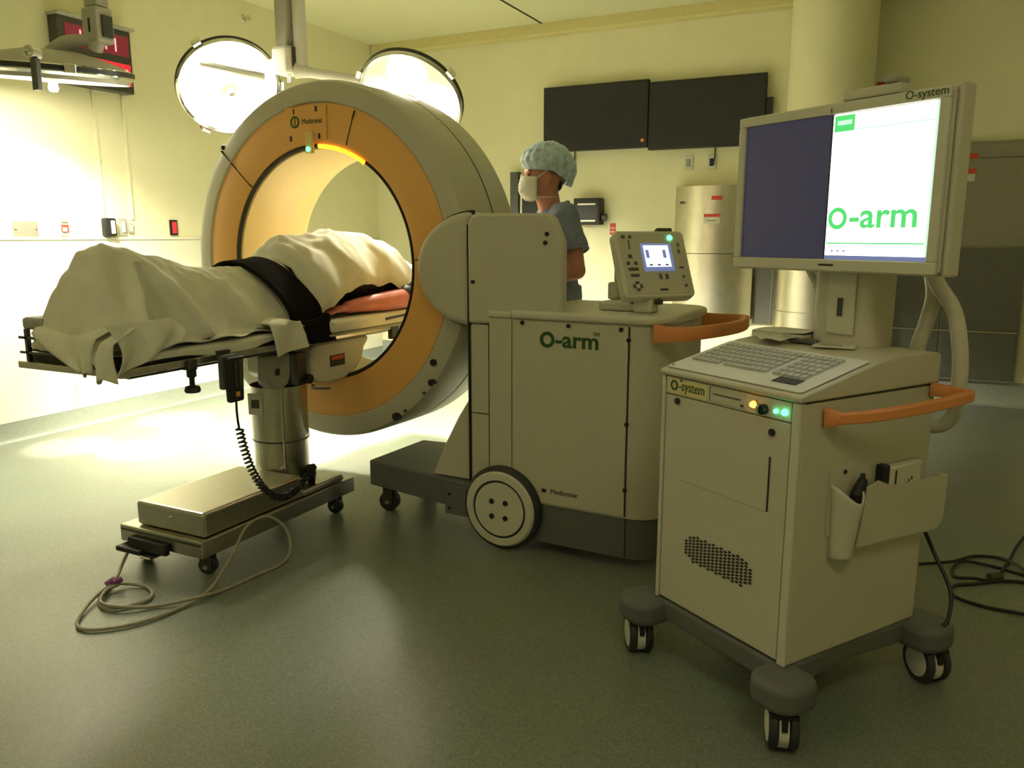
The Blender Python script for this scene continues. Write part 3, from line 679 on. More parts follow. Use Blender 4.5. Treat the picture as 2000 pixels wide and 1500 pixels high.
for y in (2.10,):
    k = obj('clamp_knob', MB().lathe([(.001, .775), (.026, .775), (.030, .782), (.026, .797), (.010, .802), (.010, .83), (.018, .835), (.018, .86)], 20, 'z', T(-2.375, y)+(0,)), 'black', ot, smooth=True)
    obj('clamp_block', tb(-2.40, -2.362, y-.02, y+.02, .860, .90), 'dark_metal', ot, bevel=.003)
# arm board beside the patient
ab = thing('arm_board', 'padded arm board under a white sheet on the near side of the table', 'arm board', (-2.40, 3.3, .897))
obj('board', MB().box(-.02, .055, -.42, .48, .0, .012), 'pad_grey', ab, bevel=.004)
obj('pad', MB().box(-.02, .06, -.41, .47, .0125, .075), 'sheet', ab, bevel=.02, seg=3)
obj('bracket', MB().box(.0, .03, .10, .16, -.07, -.001), 'dark_metal', ab, bevel=.004)
obj('strap_pin', MB().tube([(.062, .0, .045), (.064, .18, .052)], .007), 'dark_metal', ab)

# sheet over the pads
def wr(x, y, z, a, f): return a*noise.noise(Vector((x*f, y*f, z*f)))
def sheet_fn(u, v):
    y = 1.835+u*2.3
    s_ = v*2-1; A = .262
    edge = abs(s_)
    hang = .026+.012*math.sin(y*9)+.012*noise.noise(Vector((y*4, s_*3, 2)))
    if edge < .78:
        x = -2.655+s_/.78*A; z = .944+wr(x, y, 0, .006, 9)
    else:
        k = (edge-.78)/.22; sg = 1 if s_ > 0 else -1
        x = -2.655+sg*(A+.012*math.sin(min(k*3, 1)*PI/2)+.008*noise.noise(Vector((y*14, k*2, 5)))*k); z = .944-hang*k*1.3-.004*k
    return (x, y, z)
st = tag(obj('table_sheet', MB().grid(sheet_fn, 120, 40), 'sheet', smooth='all', thick=.003), 'white sheet spread over the table pads under the patient', 'sheet')

# ------------------------------------------------------------------ patient
pt = thing('person', 'patient lying under white drapes on the operating table, bare forearm showing', 'person', (-2.65, 3.0, .946))
def PB(x, y, z): return (x+2.65, y-3.0, z-.946) if False else (x+2.65, y-3.0, z)
b = MB()
z0 = .012
b.ball((0, .62, .17), (.17, .30, .12), 20, 12); b.ball((0, .25, .17), (.155, .30, .115), 20, 12); b.ball((0, .02, .145), (.155, .17, .11), 20, 12)
b.limb([(0, .85, .17), (0, .97, .17)], [.06, .055]); b.ball((0, 1.09, .15), (.078, .115, .10), 20, 12); b.ball((0, 1.08, .055), (.016, .02, .02))
for sg in (-1, 1):
    b.limb([(sg*.08, -.05, .13), (sg*.075, -.45, .10), (sg*.07, -.85, .085)], [.080, .055, .040])
    b.limb([(sg*.07, -.87, .085), (sg*.07, -.97, .19)], [.036, .024]); b.limb([(sg*.07, -.85, .07), (sg*.07, -.88, .05)], [.034, .03])
    if sg > 0:
        b.limb([(.15, .74, .18), (.225, .56, .095), (.262, .52, .082), (.262, .42, .080), (.252, .16, .076), (.245, .08, .070)], [.062, .055, .054, .052, .036, .030])
        b.ball((.245, .02, .066), (.036, .05, .018))
        for q in range(4):
            fx = .219+.018*q; L_ = (.06, .07, .066, .052)[q]
            b.limb([(fx, -.02, .062), (fx+.001, -.02-L_*.55, .060), (fx+.001, -.02-L_, .050)], [.0095, .009, .008], 8)
        b.limb([(.222, .04, .066), (.203, .005, .062), (.200, -.03, .058)], [.012, .011, .009], 8)
    else:
        b.limb([(-.15, .74, .18), (-.20, .46, .09), (-.20, .16, .07), (-.20, .08, .066)], [.062, .052, .036, .030])
        b.ball((-.20, .02, .062), (.036, .05, .018))
        for q in range(4):
            fx = -.174-.018*q; L_ = (.06, .07, .066, .052)[q]
            b.limb([(fx, -.02, .060), (fx, -.02-L_*.55, .058), (fx, -.02-L_, .050)], [.0095, .009, .008], 8)
        b.limb([(-.177, .04, .066), (-.158, .005, .062), (-.156, -.03, .058)], [.012, .011, .009], 8)
def remesh(o, vox, smooth_it=4):
    md = o.modifiers.new('remesh', 'REMESH'); md.mode = 'VOXEL'; md.voxel_size = vox; md.use_smooth_shade = True
    if smooth_it:
        ms = o.modifiers.new('smooth', 'SMOOTH'); ms.iterations = smooth_it; ms.factor = .5
pb = obj('body', b, 'skin_patient', pt); remesh(pb, .008, 3)
obj('sleeve', MB().limb([(.190, .66, .125), (.228, .575, .098), (.262, .555, .090)], [.075, .066, .064]), 'black', pt, smooth=True, label='black sleeve at the elbow')
obj('gown', MB().ball((0, .42, .175), (.20, .46, .145), 28, 18), 'black', pt, smooth=True)

# leg drape
HL = [(1.795, .955), (1.81, 1.08), (1.85, 1.225), (1.905, 1.30), (1.98, 1.318), (2.08, 1.305), (2.20, 1.268), (2.35, 1.235), (2.50, 1.215), (2.70, 1.225), (2.84, 1.25)]
WN = [(1.795, .16), (1.83, .20), (1.92, .245), (2.1, .25), (2.5, .235), (2.84, .25)]
def drape_leg(u, v):
    y = 1.795+u*1.05
    h = lerp(HL, y); wd = lerp(WN, y); s_ = v*2-1
    zb = .956
    k = abs(s_); sg = 1 if s_ > 0 else -1
    foot = max(0, 1-abs(y-1.97)/.35)
    if k < .86:
        q = k/.86
        p = .62+.35*foot
        x = sg*wd*(q**(.95))*(1-.10*foot*(1-q))
        z = zb+(h-zb)*max(0, math.cos(q*PI/2))**p
        # folds radiating from the feet
        z += .020*foot*math.sin(x*26+y*10)*(q*(1-q)*3)+wr(x, y, 0, .020, 7)*(1-q)+wr(x, y, 1, .010, 22)*(q > .1)-.012*abs(noise.noise(Vector((x*9+y*4, y*5, 7))))*(1-q*.4)+.008*math.sin(y*46+x*16+6*noise.noise(Vector((x*3, y*3, 2))))*q*(1-q)*2.5
        x += .012*math.sin(y*22+z*9)*q+.010*noise.noise(Vector((y*9, z*6, 3)))*q
        if sg > 0:
            g1 = math.exp(-((y-(1.93+.42*(z-1.0)))/.022)**2); g2 = math.exp(-((y-(2.20-.42*(z-1.0)))/.026)**2); g3 = math.exp(-((y-2.06)/.035)**2)
            k_ = min(1, q*2.2)*min(1, (1.32-z)*6) if z < 1.32 else 0
            x += (.040*g1+.045*g2-.035*g3*(z < 1.25))*k_
    else:
        q = (k-.86)/.14
        x = sg*(wd+.03*q*(1+.5*math.sin(y*17))); z = zb+.006+.006*math.sin(y*31)*q
    return (-2.655+x, y, z)
ld = thing('leg_drape', 'white cotton drape heaped over the patient\'s feet and legs', 'drape', (0, 0, 0))
obj('cloth', MB().grid(drape_leg, 110, 90), 'drape', ld, smooth='all', thick=.004)
# hanging corners over the foot end
def flap(xa, xb, xtipa, xtipb, z0, z1, bow, ph):
    def fn(u, v):
        x = (xa+(xb-xa)*v)*(1-u)+(xtipa+(xtipb-xtipa)*v)*u
        z = z0+(z1-z0)*u+.01*math.sin(v*9+ph)*u
        y = 1.80-bow*math.sin(min(1, u*1.6)*PI/2)-.016*math.sin(v*7+ph+u*2)-.02*u*math.sin(v*3)
        if u < .25: y += (.25-u)*.30
        return (x, y, z)
    return MB().grid(fn, 24, 20)
obj('hanging_corner', flap(-2.87, -2.43, -2.53, -2.46, 1.05, .885, .03, .3), 'drape', ld, smooth='all', thick=.004)
obj('hanging_corner', flap(-2.50, -2.36, -2.43, -2.345, 1.04, .872, .045, 1.9), 'drape', ld, smooth='all', thick=.004)
def side_flap(u, v):
    y = 1.765+v*.28+.03*math.sin(u*3); z = 1.06-u*(.18-.10*v)
    return (-2.39+.035*math.sin(u*PI*.6)+.012*math.sin(v*11+u*3), y, z)
obj('hanging_corner', MB().grid(side_flap, 20, 24), 'drape', ld, smooth='all', thick=.004)
# upper drape
HT = [(2.83, 1.24), (2.88, 1.315), (2.95, 1.352), (3.15, 1.372), (3.42, 1.375), (3.62, 1.335), (3.78, 1.24), (3.92, 1.12), (4.06, 1.06)]
HEM = [(2.83, .98), (2.92, 1.03), (3.05, 1.085), (3.22, 1.118), (3.35, 1.10), (3.45, 1.112), (3.55, 1.07), (3.75, 1.0), (4.06, .98)]
def drape_top(u, v):
    y = 2.83+u*1.23
    h = lerp(HT, y); s_ = v*2-1; k = abs(s_); sg = 1 if s_ > 0 else -1
    hem = lerp(HEM, y) if sg > 0 else .96
    wd = .265 if sg < 0 else .262+.012*math.sin(y*7)
    x = sg*wd*k**.9; z = hem+(h-hem)*max(0, math.cos(k*PI/2))**.5
    z += wr(x, y, 4, .018, 6)*(1-k)+.012*math.sin(y*14+x*10)*k*(1-k)*2+wr(x, y, 8, .010, 18)-.014*abs(noise.noise(Vector((x*8, y*6+x*3, 9))))+.006*math.sin(y*34-x*20)*k*(1-k)*3
    x += .012*math.sin(y*21+z*8)*k
    return (-2.655+x, y, z)
td = tag(obj('torso_drape', MB().grid(drape_top, 110, 80), 'drape', smooth='all', thick=.004), 'white cotton drape over the patient\'s back inside the ring', 'drape')
# safety strap
def strap_fn(u, v):
    s_ = u*2-1; k = abs(s_); sg = 1 if s_ > 0 else -1
    y = 2.585+v*.17+(.175*max(0, s_)**1.4 if sg > 0 else .05*k)
    if k < .86:
        q = k/.86; x = sg*.285*math.sin(q*PI/2)**.9
        z = .956
        wl_ = lerp(WN, y)+.02; z = max(z, .956+(lerp(HL, y)-.956)*max(0, math.cos(min(1, abs(x)/wl_)*PI/2))**.55)
        f_ = max(0, min(1, (y-2.79)/.08)); z = z*(1-f_)+f_*max(z, .98+(lerp(HT, y)-.98)*max(0, math.cos(min(1, abs(x)/.275)*PI/2))**.5)
        z += .022
    else:
        q = (k-.86)/.14; x = sg*(.285+.010*q); z = .978-.10*q
    return (-2.655+x, y, z)
sp = thing('safety_strap', 'wide black safety strap across the patient\'s thighs', 'strap', (0, 0, 0))
obj('band', MB().grid(strap_fn, 70, 10), 'strap', sp, smooth='all', thick=.012)
# folded towel hanging over the near side
def towel(u, v):
    y = 2.50+v*.19+u*.03
    if u < .4: x, z = -2.47+u/.4*.105, 1.0-.012*(u/.4)+.012*math.sin(v*4)
    else:
        q = (u-.4)/.6; x = -2.365+.012*math.sin(v*6+q*2)+.01*q; z = .988-q*(.135-.02*v)
    return (x, y, z)
tw = thing('towel', 'small white towel hanging over the near table edge below the strap', 'towel', (0, 0, 0))
obj('cloth', MB().grid(towel, 24, 20), 'sheet', tw, smooth='all', thick=.008)

# table hand control
hc = thing('hand_control', 'black table hand control hooked on the near side rail', 'hand control', (-2.362, 2.255, .715))
obj('holder', MB().box(0, .028, -.042, .042, .05, .185), 'dark_grey', hc, bevel=.008)
obj('handset', MB().prism([(-.046, .180), (-.037, .0), (.037, .0), (.046, .180)], .0285, .056, 'x'), 'black', hc, bevel=.01, seg=3)
for k in range(2): obj('keypad', MB().box(.0565, .059, -.012+k*.022, .004+k*.022, .06, .165), 'dark_metal', hc)
obj('amber_key', MB().box(.0565, .060, -.010, .010, .022, .042), 'handle_orange', hc, bevel=.002)
obj('hook', MB().box(-.02, .0, -.03, .03, .165, .20), 'dark_metal', hc)
cpts = smoothpath([(.045, 0, .0), (.045, .0, -.05), (.047, .005, -.11), (.06, .02, -.22), (.075, .05, -.32), (.08, .12, -.41), (.06, .24, -.455), (.0, .40, -.45), (-.05, .53, -.42), (-.11, .60, -.46)], 40)
hel = []; Ltot = 0
for i, p in enumerate(cpts):
    if i: Ltot += (p-cpts[i-1]).length
    a = cpts[min(i+1, len(cpts)-1)]-cpts[max(i-1, 0)]; a.normalize()
    u_ = Vector((1,0,0))-a*a.x; u_.normalize(); w_ = a.cross(u_)
    rr = .0135 if Ltot > .11 else 0.0
    an = Ltot/.0175*2*PI
    hel.append((p, u_, w_, an, rr))
dense = []
for i in range(len(hel)-1):
    p0, u0, w0, a0, r0 = hel[i]; p1, u1, w1, a1, r1 = hel[i+1]
    n = max(1, int((a1-a0)/(2*PI)*8))
    for q in range(n):
        t_ = q/n; an = a0+(a1-a0)*t_; dense.append(p0.lerp(p1, t_)+(u0*math.cos(an)+w0*math.sin(an))*(r0+(r1-r0)*t_))
obj('coiled_cord', MB().tube(dense, .0048, 6), 'black', hc, smooth=True)

# mains lead of the table
cw = [(-2.78, 2.07, .08), (-2.79, 2.045, .03), (-2.75, 1.99, .012), (-2.70, 1.915, .008), (-2.647, 1.834, .008), (-2.563, 1.782, .008), (-2.495, 1.815, .008), (-2.465, 1.891, .008), (-2.494, 1.944, .008), (-2.567, 1.974, .008), (-2.642, 1.953, .014), (-2.68, 1.903, .018),
      (-2.634, 1.793, .016), (-2.565, 1.691, .008), (-2.51, 1.646, .008), (-2.449, 1.647, .008), (-2.368, 1.716, .008), (-2.316, 1.823, .008), (-2.300, 1.954, .008), (-2.30, 2.06, .03), (-2.335, 2.20, .10), (-2.37, 2.32, .17), (-2.355, 2.42, .185), (-2.31, 2.48, .12), (-2.27, 2.46, .04), (-2.25, 2.38, .008), (-2.262, 2.22, .008), (-2.275, 2.086, .008), (-2.294, 1.978, .020), (-2.394, 1.875, .008), (-2.487, 1.80, .018), (-2.579, 1.79, .02), (-2.65, 1.86, .02), (-2.66, 1.93, .018)]
pc_ = thing('power_cord', 'beige power cord looped on the floor in front of the table base', 'cord', (0, 0, 0))
obj('lead', MB().tube(smoothpath(cw, 6), .0065, 8), 'cord', pc_, smooth=True)
obj('cable_tie', MB().tube([(-2.70, 1.90, .02), (-2.685, 1.925, .034), (-2.665, 1.915, .03), (-2.66, 1.94, .036)], .012, 8), 'purple', pc_, smooth=True, label='purple cable tie')

# ================================================================== VIEWING STATION CART
CO = Vector((-.219, 2.102, 0)); CR = math.radians(-33)
ct = thing('viewing_cart', 'beige wheeled viewing station cart with keyboard top and twin-half monitor', 'cart', CO, CR)
CW, CD = .525, .58
def cbx(s0, s1, d0, d1, z0, z1): return MB().box(-s1, -s0, d0, d1, z0, z1)
obj('body', cbx(0, CW, .012, CD, .2, .93), 'beige', ct, bevel=.006)
obj('corner_post', cbx(0, .026, 0, .0118, .2, .93), 'beige_light', ct, bevel=.003)
obj('corner_post', cbx(CW-.014, CW, 0, .0118, .2, .93), 'beige_light', ct, bevel=.003)
fd = obj('front_door', cbx(.030, CW-.018, .003, .0118, .208, .872), 'beige', ct, bevel=.002)
obj('door_seam', cbx(.0263, .0297, .006, .0118, .21, .925), 'seam', ct)
for s_, z in ((.455, .858), (.088, .838)):
    obj('lock', MB().disc(.010, -.003, .0028, 14, 'y', (-s_, 0, z)), 'black', fd)
obj('pull_groove', cbx(.088, .0925, .0008, .0029, .616, .77), 'seam', fd)
obj('pull_groove', cbx(.0925, .44, .0018, .0029, .614, .6155), 'pad_grey', fd)
# perforated vent
v_ = MB()
nc, nr = 17, 9
for i in range(nc):
    for j in range(nr):
        fx = .135+.258*i/(nc-1); fz = .372+.078*j/(nr-1)+(.005 if i % 2 else 0)
        e = min(i, nc-1-i); lim = (2, 1, 0, 0)[min(e, 3)]
        if j < lim or j > nr-1-lim: continue
        v_.prism([(-fx-.0068, fz), (-fx-.003, fz-.0032), (-fx+.003, fz-.0032), (-fx+.0068, fz), (-fx+.003, fz+.0032), (-fx-.003, fz+.0032)], .0012, .0029, 'y')
obj('vent_slots', v_, 'black', fd, kind='stuff', label='perforated black ventilation slots')
fs = obj('control_strip', cbx(.030, CW-.018, .002, .0118, .876, .928), 'beige_light', ct, bevel=.002)
obj('name_label', cbx(.332, .492, .0005, .0018, .880, .926), 'cornice', fs)
obj('logo_ring', MB().lathe([(.0095, -.0008), (.0165, -.0008), (.0165, .0004), (.0095, .0004)], 28, 'y', (-.470, 0, .905), closed=True), 'logo', fs)
text('lettering', '-system', .044, 'logo', fs, (-.450, -.0002, .893), (1,0,0), (0,0,1), sx=.80)
text('lettering', 'TM', .010, 'logo', fs, (-.448, -.0002, .919), (1,0,0), (0,0,1))
dv = obj('disc_drive', cbx(.182, .318, -.002, .0018, .882, .922), 'beige', fs, bevel=.002)
obj('tray_slot', cbx(.20, .305, -.0035, -.0022, .905, .9075), 'seam', dv)
obj('eject_button', cbx(.188, .198, -.005, -.0022, .888, .894), 'dark_grey', dv)
obj('drive_shadow_edge', cbx(.3183, .322, .0003, .0018, .882, .924), 'seam', fs)
obj('amber_lamp', MB().lathe([(.0005, -.016), (.006, -.014), (.0095, -.006), (.0095, .0018)], 20, 'y', (-.152, 0, .903)), 'led_amber', fs, smooth=True)
obj('lamp_collar', MB().lathe([(.0098, -.003), (.0125, -.003), (.0125, .0018), (.0098, .0018)], 24, 'y', (-.152, 0, .903), closed=True), 'handle_orange', fs)
ks = obj('key_switch', MB().lathe([(.0005, -.018), (.012, -.018), (.014, -.014), (.014, .0018)], 24, 'y', (-.118, 0, .896)), 'black', fs, smooth=True)
obj('key', MB().box(-.1205, -.1155, -.030, -.0185, .884, .908), 'chrome', ks)
obj('green_button', MB().disc(.006, -.006, .0018, 14, 'y', (-.077, 0, .898)), 'led_green', fs)
obj('green_lamp', MB().lathe([(.0005, -.012), (.006, -.010), (.009, -.004), (.009, .0018)], 20, 'y', (-.048, 0, .900)), 'led_green', fs, smooth=True)
# top cover with the sloping keyboard
TP = [(-.006, .932), (-.008, .948), (.002, .952), (.065, .966), (.144, .982), (.246, 1.006), (.32, 1.020), (.40, 1.027), (.52, 1.027), (.575, 1.022), (.586, 1.010), (.586, .932)]
tc_ = obj('top_cover', MB().prism(TP, -CW-.006, .006, 'x'), 'beige', ct, smooth=True, bevel=.006)
slope = math.atan2(1.006-.952, .246-.002)
KM = Matrix.Translation((0, .002, .9535)) @ Matrix.Rotation(slope, 4, 'X')
kb = obj('keyboard_deck', MB().prism(rrect(-CW+.008, -.008, .006, .285, .012), .0, .004).xf(KM), 'white_plastic', ct, bevel=.002)
ks_ = MB()
for j in range(6):
    n = 19
    for i in range(n):
        if j == 0 and 5 <= i <= 9:
            if i == 5: ks_.box(-.46+5*.0215, -.46+10*.0215-.004, .085, .102, .0045, .010)
            continue
        if i in (13,) and j < 5: continue
        x = -.485+i*.0225
        ks_.box(x, x+.0185, .085+j*.029, .085+j*.029+.022, .0045, .0105)
obj('keys', ks_.xf(KM), 'key', kb, kind='stuff', label='rows of pale grey keys')
obj('touchpad', MB().box(-.135, -.055, .040, .078, .0045, .006).xf(KM), 'touchpad', kb, label='dark touchpad')
obj('deck_screw', MB().disc(.004, .0045, .006, 8, 'z', (-.50, .02, 0)).xf(KM), 'black', kb)
# base with corner pods and casters
obj('base_frame', MB().prism([(-CW-.004, -.004), (.004, -.004), (.006, .1), (-.012, .29), (.006, .48), (.004, CD+.004), (-CW-.004, CD+.004), (-CW-.006, .48), (-CW+.012, .29), (-CW-.006, .1)], .135, .1995), 'grey', ct, bevel=.008)
def pod(s_, d_, os, od, yaw):
    cx, cy = -s_-os*.022, d_+od*.022
    p = obj('corner_pod', MB().prism(rrect(cx-.078, cx+.078, cy-.078, cy+.078, .062, 8), .118, .199), 'grey', ct, smooth=True, bevel=.022, seg=4)
    X = Matrix.Translation((-s_-os*.035, d_+od*.035, 0)) @ Matrix.Rotation(yaw, 4, 'Z')
    k = obj('caster', MB().prism([(.058*math.cos(a), .064+.058*math.sin(a)) for a in [PI*2*i/28 for i in range(28)]], -.013, .013, 'x').xf(X), 'white_plastic', ct, smooth=True)
    for sg in (-1, 1):
        obj('tyre', MB().lathe([(.034, sg*.015), (.058, sg*.015), (.0645, sg*.019), (.0645, sg*.031), (.060, sg*.038), (.034, sg*.038)], 36, 'x', (0, 0, .065), closed=True).xf(X), 'rubber', k, smooth=True)
        obj('hub_cap', MB().lathe([(.001, sg*.041), (.038, sg*.040), (.051, sg*.037), (.052, sg*.033)], 28, 'x', (0, 0, .065)).xf(X), 'white_plastic', k, smooth=True)
    obj('brake_tab', MB().box(-.0075, .0075, -.0625, -.045, .078, .112).xf(X), 'black', k, bevel=.002)
    obj('swivel_cover', MB().box(-.038, .038, -.050, .05, .105, .117).xf(X), 'black', k, bevel=.004)
pod(0, 0, -1, -1, math.radians(48)); pod(CW, 0, 1, -1, math.radians(62)); pod(0, CD, -1, 1, math.radians(70)); pod(CW, CD, 1, 1, math.radians(40))
# orange side handle
hp = smoothpath([(.004, .095, .886), (.030, .105, .887), (.055, .135, .890), (.085, .22, .895), (.108, .36, .903), (.118, .50, .912), (.110, .560, .915), (.06, .565, .916), (.004, .555, .915)], 6)
obj('side_handle', flat_bar(hp, lambda u: .028+.026*max(0, 1-u*6)+.012*max(0, (u-.85)*6), .026), 'handle_orange', ct, smooth=True, label='orange grab handle on the right side')
obj('side_seam', cbx(-.0012, 0, .02, CD-.02, .928, .931), 'seam', ct)
# side pocket
pk = obj('side_pocket', MB().grid(lambda u, v: ((.062*math.sin(v*PI)**.6+.001)*(.55+.45*(1-u)), .135+.105*v+.016*u*(1-v*1.5), .70-.22*u-.05*math.sin(v*PI)*(1-u)), 16, 16), 'beige_light', ct, smooth='all', thick=.004)
obj('pocket_tray', MB().prism([(.225, .512), (.60, .495), (.625, .52), (.63, .655), (.36, .665), (.30, .690), (.25, .675)], .030, .035, 'x').prism([(.225, .505), (.60, .488), (.625, .515), (.60, .50), (.225, .517)], .0015, .0299, 'x').prism([(.615, .52), (.63, .515), (.63, .655), (.618, .655)], .0015, .0299, 'x'), 'beige', pk)
obj('pocket_back', MB().box(.0008, .0045, .13, .30, .55, .735), 'beige', pk)
obj('screw', MB().disc(.006, .005, .008, 10, 'x', (0, .19, .725)), 'black', pk)
hs = thing('handheld_remote', 'white handheld box standing in the side pocket of the cart', 'remote', CO+Matrix.Rotation(CR, 3, 'Z') @ Vector((.0155, .43, .535)), CR)
obj('case', MB().box(-.0135, .0135, -.075, .075, 0, .185), 'beige_light', hs, bevel=.008)
obj('side_panel', MB().box(-.014, .0138, -.102, -.0755, .0, .190), 'black', hs, bevel=.004)
obj('groove', MB().box(.0137, .0142, -.052, -.044, .05, .17), 'seam', hs)
for k in range(3): obj('print_mark', MB().box(.0137, .0142, .0+k*.012, .006+k*.012, .12+.006*k, .13+.006*k), 'print_dark', hs)
pg = thing('black_hand_switch', 'black hand switch tucked into the scoop of the side pocket', 'hand switch', CO+Matrix.Rotation(CR, 3, 'Z') @ Vector((.026, .215, .56)), CR)
obj('grip', MB().limb([(0, 0, .02), (0, .005, .10), (.002, .02, .135)], [.016, .018, .014]), 'black', pg, smooth=True)
obj('button', MB().disc(.007, .148, .158, 12, 'z', (.002, .02, 0)), 'dark_metal', pg)
# monitor
MD = .35
ms0, ms1, mz0, mz1 = -.115, .586, 1.248, 1.722
obj('monitor_post', MB().prism(rrect(-.335, -.125, .43, .56, .03), 1.0275, 1.55), 'beige', ct, smooth=True)
po = obj('post_cover', cbx(.175, .27, .422, .4295, 1.06, 1.30), 'beige_light', ct, bevel=.012)
obj('post_slot', cbx(.215, .232, .4185, .4215, 1.115, 1.17), 'dark_metal', po)
mo = obj('monitor', MB().prism([(-ms1, mz0+.012), (-ms1+.012, mz0), (-ms0-.012, mz0), (-ms0, mz0+.012), (-ms0, mz1-.012), (-ms0-.012, mz1), (-ms1+.012, mz1), (-ms1, mz1-.012)], MD, MD+.062, 'y'), 'beige', ct, bevel=.006, label='wide beige-framed monitor, left half dark and right half bright')
sx0, sx1, sz0, sz1 = -.083, .556, 1.285, 1.690
fr = MB()
for a, b_, c, d in ((ms0+.004, ms1-.004, mz0+.004, sz0), (ms0+.004, ms1-.004, sz1, mz1-.004), (ms0+.004, sx0, sz0, sz1), (sx1, ms1-.004, sz0, sz1)):
    fr.box(-b_, -a, MD-.012, MD-.0005, c, d)
obj('bezel', fr, 'beige_light', mo, bevel=.003)
sd = .233
obj('dark_half', cbx(sd+.004, sx1-.001, MD-.004, MD-.0005, sz0+.001, sz1-.001), 'screen_off', mo, label='unlit dark left half of the screen')
obj('screen_divider', cbx(sd, sd+.004, MD-.0048, MD-.0005, sz0+.001, sz1-.001), 'black', mo)
br = obj('bright_half', cbx(sx0+.010, sd-.0005, MD-.004, MD-.0005, sz0+.012, sz1-.003), 'screen_on', mo, label='bright white right half of the screen')
obj('screen_edge', cbx(sx0+.001, sd, MD-.0046, MD-.0005, sz0+.001, sz0+.0118), 'screen_bar', mo)
obj('screen_edge', cbx(sx0+.001, sx0+.0098, MD-.0046, MD-.0005, sz0+.012, sz1-.003), 'screen_pale', mo)
yy = MD-.0046
for nm, a, b_, c, d, m in (('menu_block', .163, .228, sz1-.050, sz1-.006, 'screen_green'), ('header_line', sx0+.012, .162, sz1-.050, sz1-.046, 'screen_pale'), ('footer_line', sx0+.012, sd-.003, sz0+.044, sz0+.048, 'screen_green')):
    obj(nm, cbx(a, b_, yy, MD-.0041, c, d), m, mo)
obj('menu_text', cbx(.172, .218, yy-.0006, yy-.0001, sz1-.032, sz1-.020), 'screen_pale', mo)
obj('logo_ring', MB().lathe([(.0185, yy), (.0310, yy), (.0310, MD-.0041), (.0185, MD-.0041)], 36, 'y', (-.197, 0, sz0+.116), closed=True), 'screen_green', mo)
text('lettering', '-arm', .098, 'screen_green', mo, (-.160, yy+.0002, sz0+.090), (1,0,0), (0,0,1), ext=.0003, sx=1.12, bold=.0016)
for k in range(3): obj('footer_mark', cbx(.205-k*.02, .212-k*.02, yy, MD-.0041, sz0+.022, sz0+.027), 'screen_bar', mo)
text('lettering', 'O-system', .030, 'logo', mo, (-.012, MD-.0125, mz1-.024), (1,0,0), (0,0,1))
obj('brand_bar', cbx(.195, .245, MD-.0135, MD-.0123, mz0+.018, mz0+.024), 'print_dark', mo)
obj('camera_bar', cbx(.035, .215, MD+.0, MD+.05, mz1+.0005, mz1+.028), 'beige', mo, bevel=.006)
obj('camera', cbx(.045, .085, MD-.006, MD+.055, mz1+.0285, mz1+.046), 'pad_grey', mo, bevel=.006)
obj('side_frame', cbx(ms0-.018, ms0-.0005, MD+.006, MD+.062, mz0-.002, mz1+.004), 'beige', mo, bevel=.008)
obj('tick', cbx(sd+.001, sd+.004, MD-.0135, MD-.0123, sz1+.004, sz1+.016), 'print_dark', mo)
# cable hoses from the monitor
def hose(pts, r, nm='cable_hose', m='hose'): return obj(nm, MB().tube(smoothpath([(-a, d, z) for a, d, z in pts], 8), r, 10), m, ct, smooth=True)
hose([(.00, .48, 1.30), (.020, .54, 1.25), (.045, .60, 1.18), (.072, .62, 1.10), (.086, .612, 1.03), (.088, .605, .95), (.09, .60, .85)], .022)
hose([(.01, .48, 1.30), (.008, .55, 1.22), (-.014, .60, 1.15), (-.033, .61, 1.08), (-.043, .62, .98), (-.04, .625, .89), (-.03, .63, .84), (.0, .63, .80), (.05, .61, .79)], .022)
hose([(.41, .46, 1.29), (.415, .53, 1.22), (.40, .56, 1.15), (.375, .55, 1.06), (.37, .53, 1.03)], .011)
hose([(.39, .46, 1.29), (.385, .53, 1.22), (.375, .56, 1.15), (.36, .55, 1.06), (.355, .53, 1.03)], .009)
obj('rear_lead', MB().tube(smoothpath([(-.05, CD+.002, .47), (-.05, .66, .46), (-.02, .69, .38), (.06, .66, .29), (.085, .62, .22), (.08, .60, .199)], 8), .006, 8), 'black', ct, smooth=True)
# papers behind the keyboard
def cart_thing(name, label, cat, s_, d_, z, rz=0): return thing(name, label, cat, CO+Matrix.Rotation(CR, 3, 'Z') @ Vector((-s_, d_, z)), CR+rz)
pz = 1.0280
t = cart_thing('paper_pad', 'thick pad of white papers beside the monitor post on the cart', 'paper', .43, .47, pz, .15)
obj('pages', MB().box(-.10, .085, -.085, .085, 0, .018), 'paper', t, bevel=.002)
obj('top_sheet', MB().grid(lambda u, v: (-.10+.19*u, -.085+.17*v, .0195+.012*max(0, u-.6)**1.0+.004*math.sin(v*4)), 10, 8), 'paper', t, thick=.001)
t = cart_thing('loose_sheet', 'loose crumpled white sheet on the cart in front of the paper pad', 'paper', .40, .335, pz, -.4)
obj('sheet', MB().grid(lambda u, v: (-.07+.14*u, -.045+.09*v, .006+.010*abs(math.sin(u*5+v*3))), 14, 10), 'paper', t, thick=.001, smooth='all')
t = cart_thing('small_case', 'small dark grey case lying by the crumpled sheet', 'case', .31, .375, pz, .2)
obj('shell', MB().prism(rrect(-.045, .045, -.02, .02, .012), 0, .012), 'dark_grey', t, bevel=.003)
obj('clip', MB().box(-.01, .01, -.021, .021, .0125, .014), 'steel', t)
t = cart_thing('flat_card', 'flat beige card lying in front of the monitor post on the cart', 'card', .20, .38, pz, .5)
obj('card', MB().box(-.06, .06, -.035, .035, 0, .004), 'paper', t)
obj('print', MB().box(-.04, .02, -.015, .015, .0042, .0048), 'pad_grey', t)

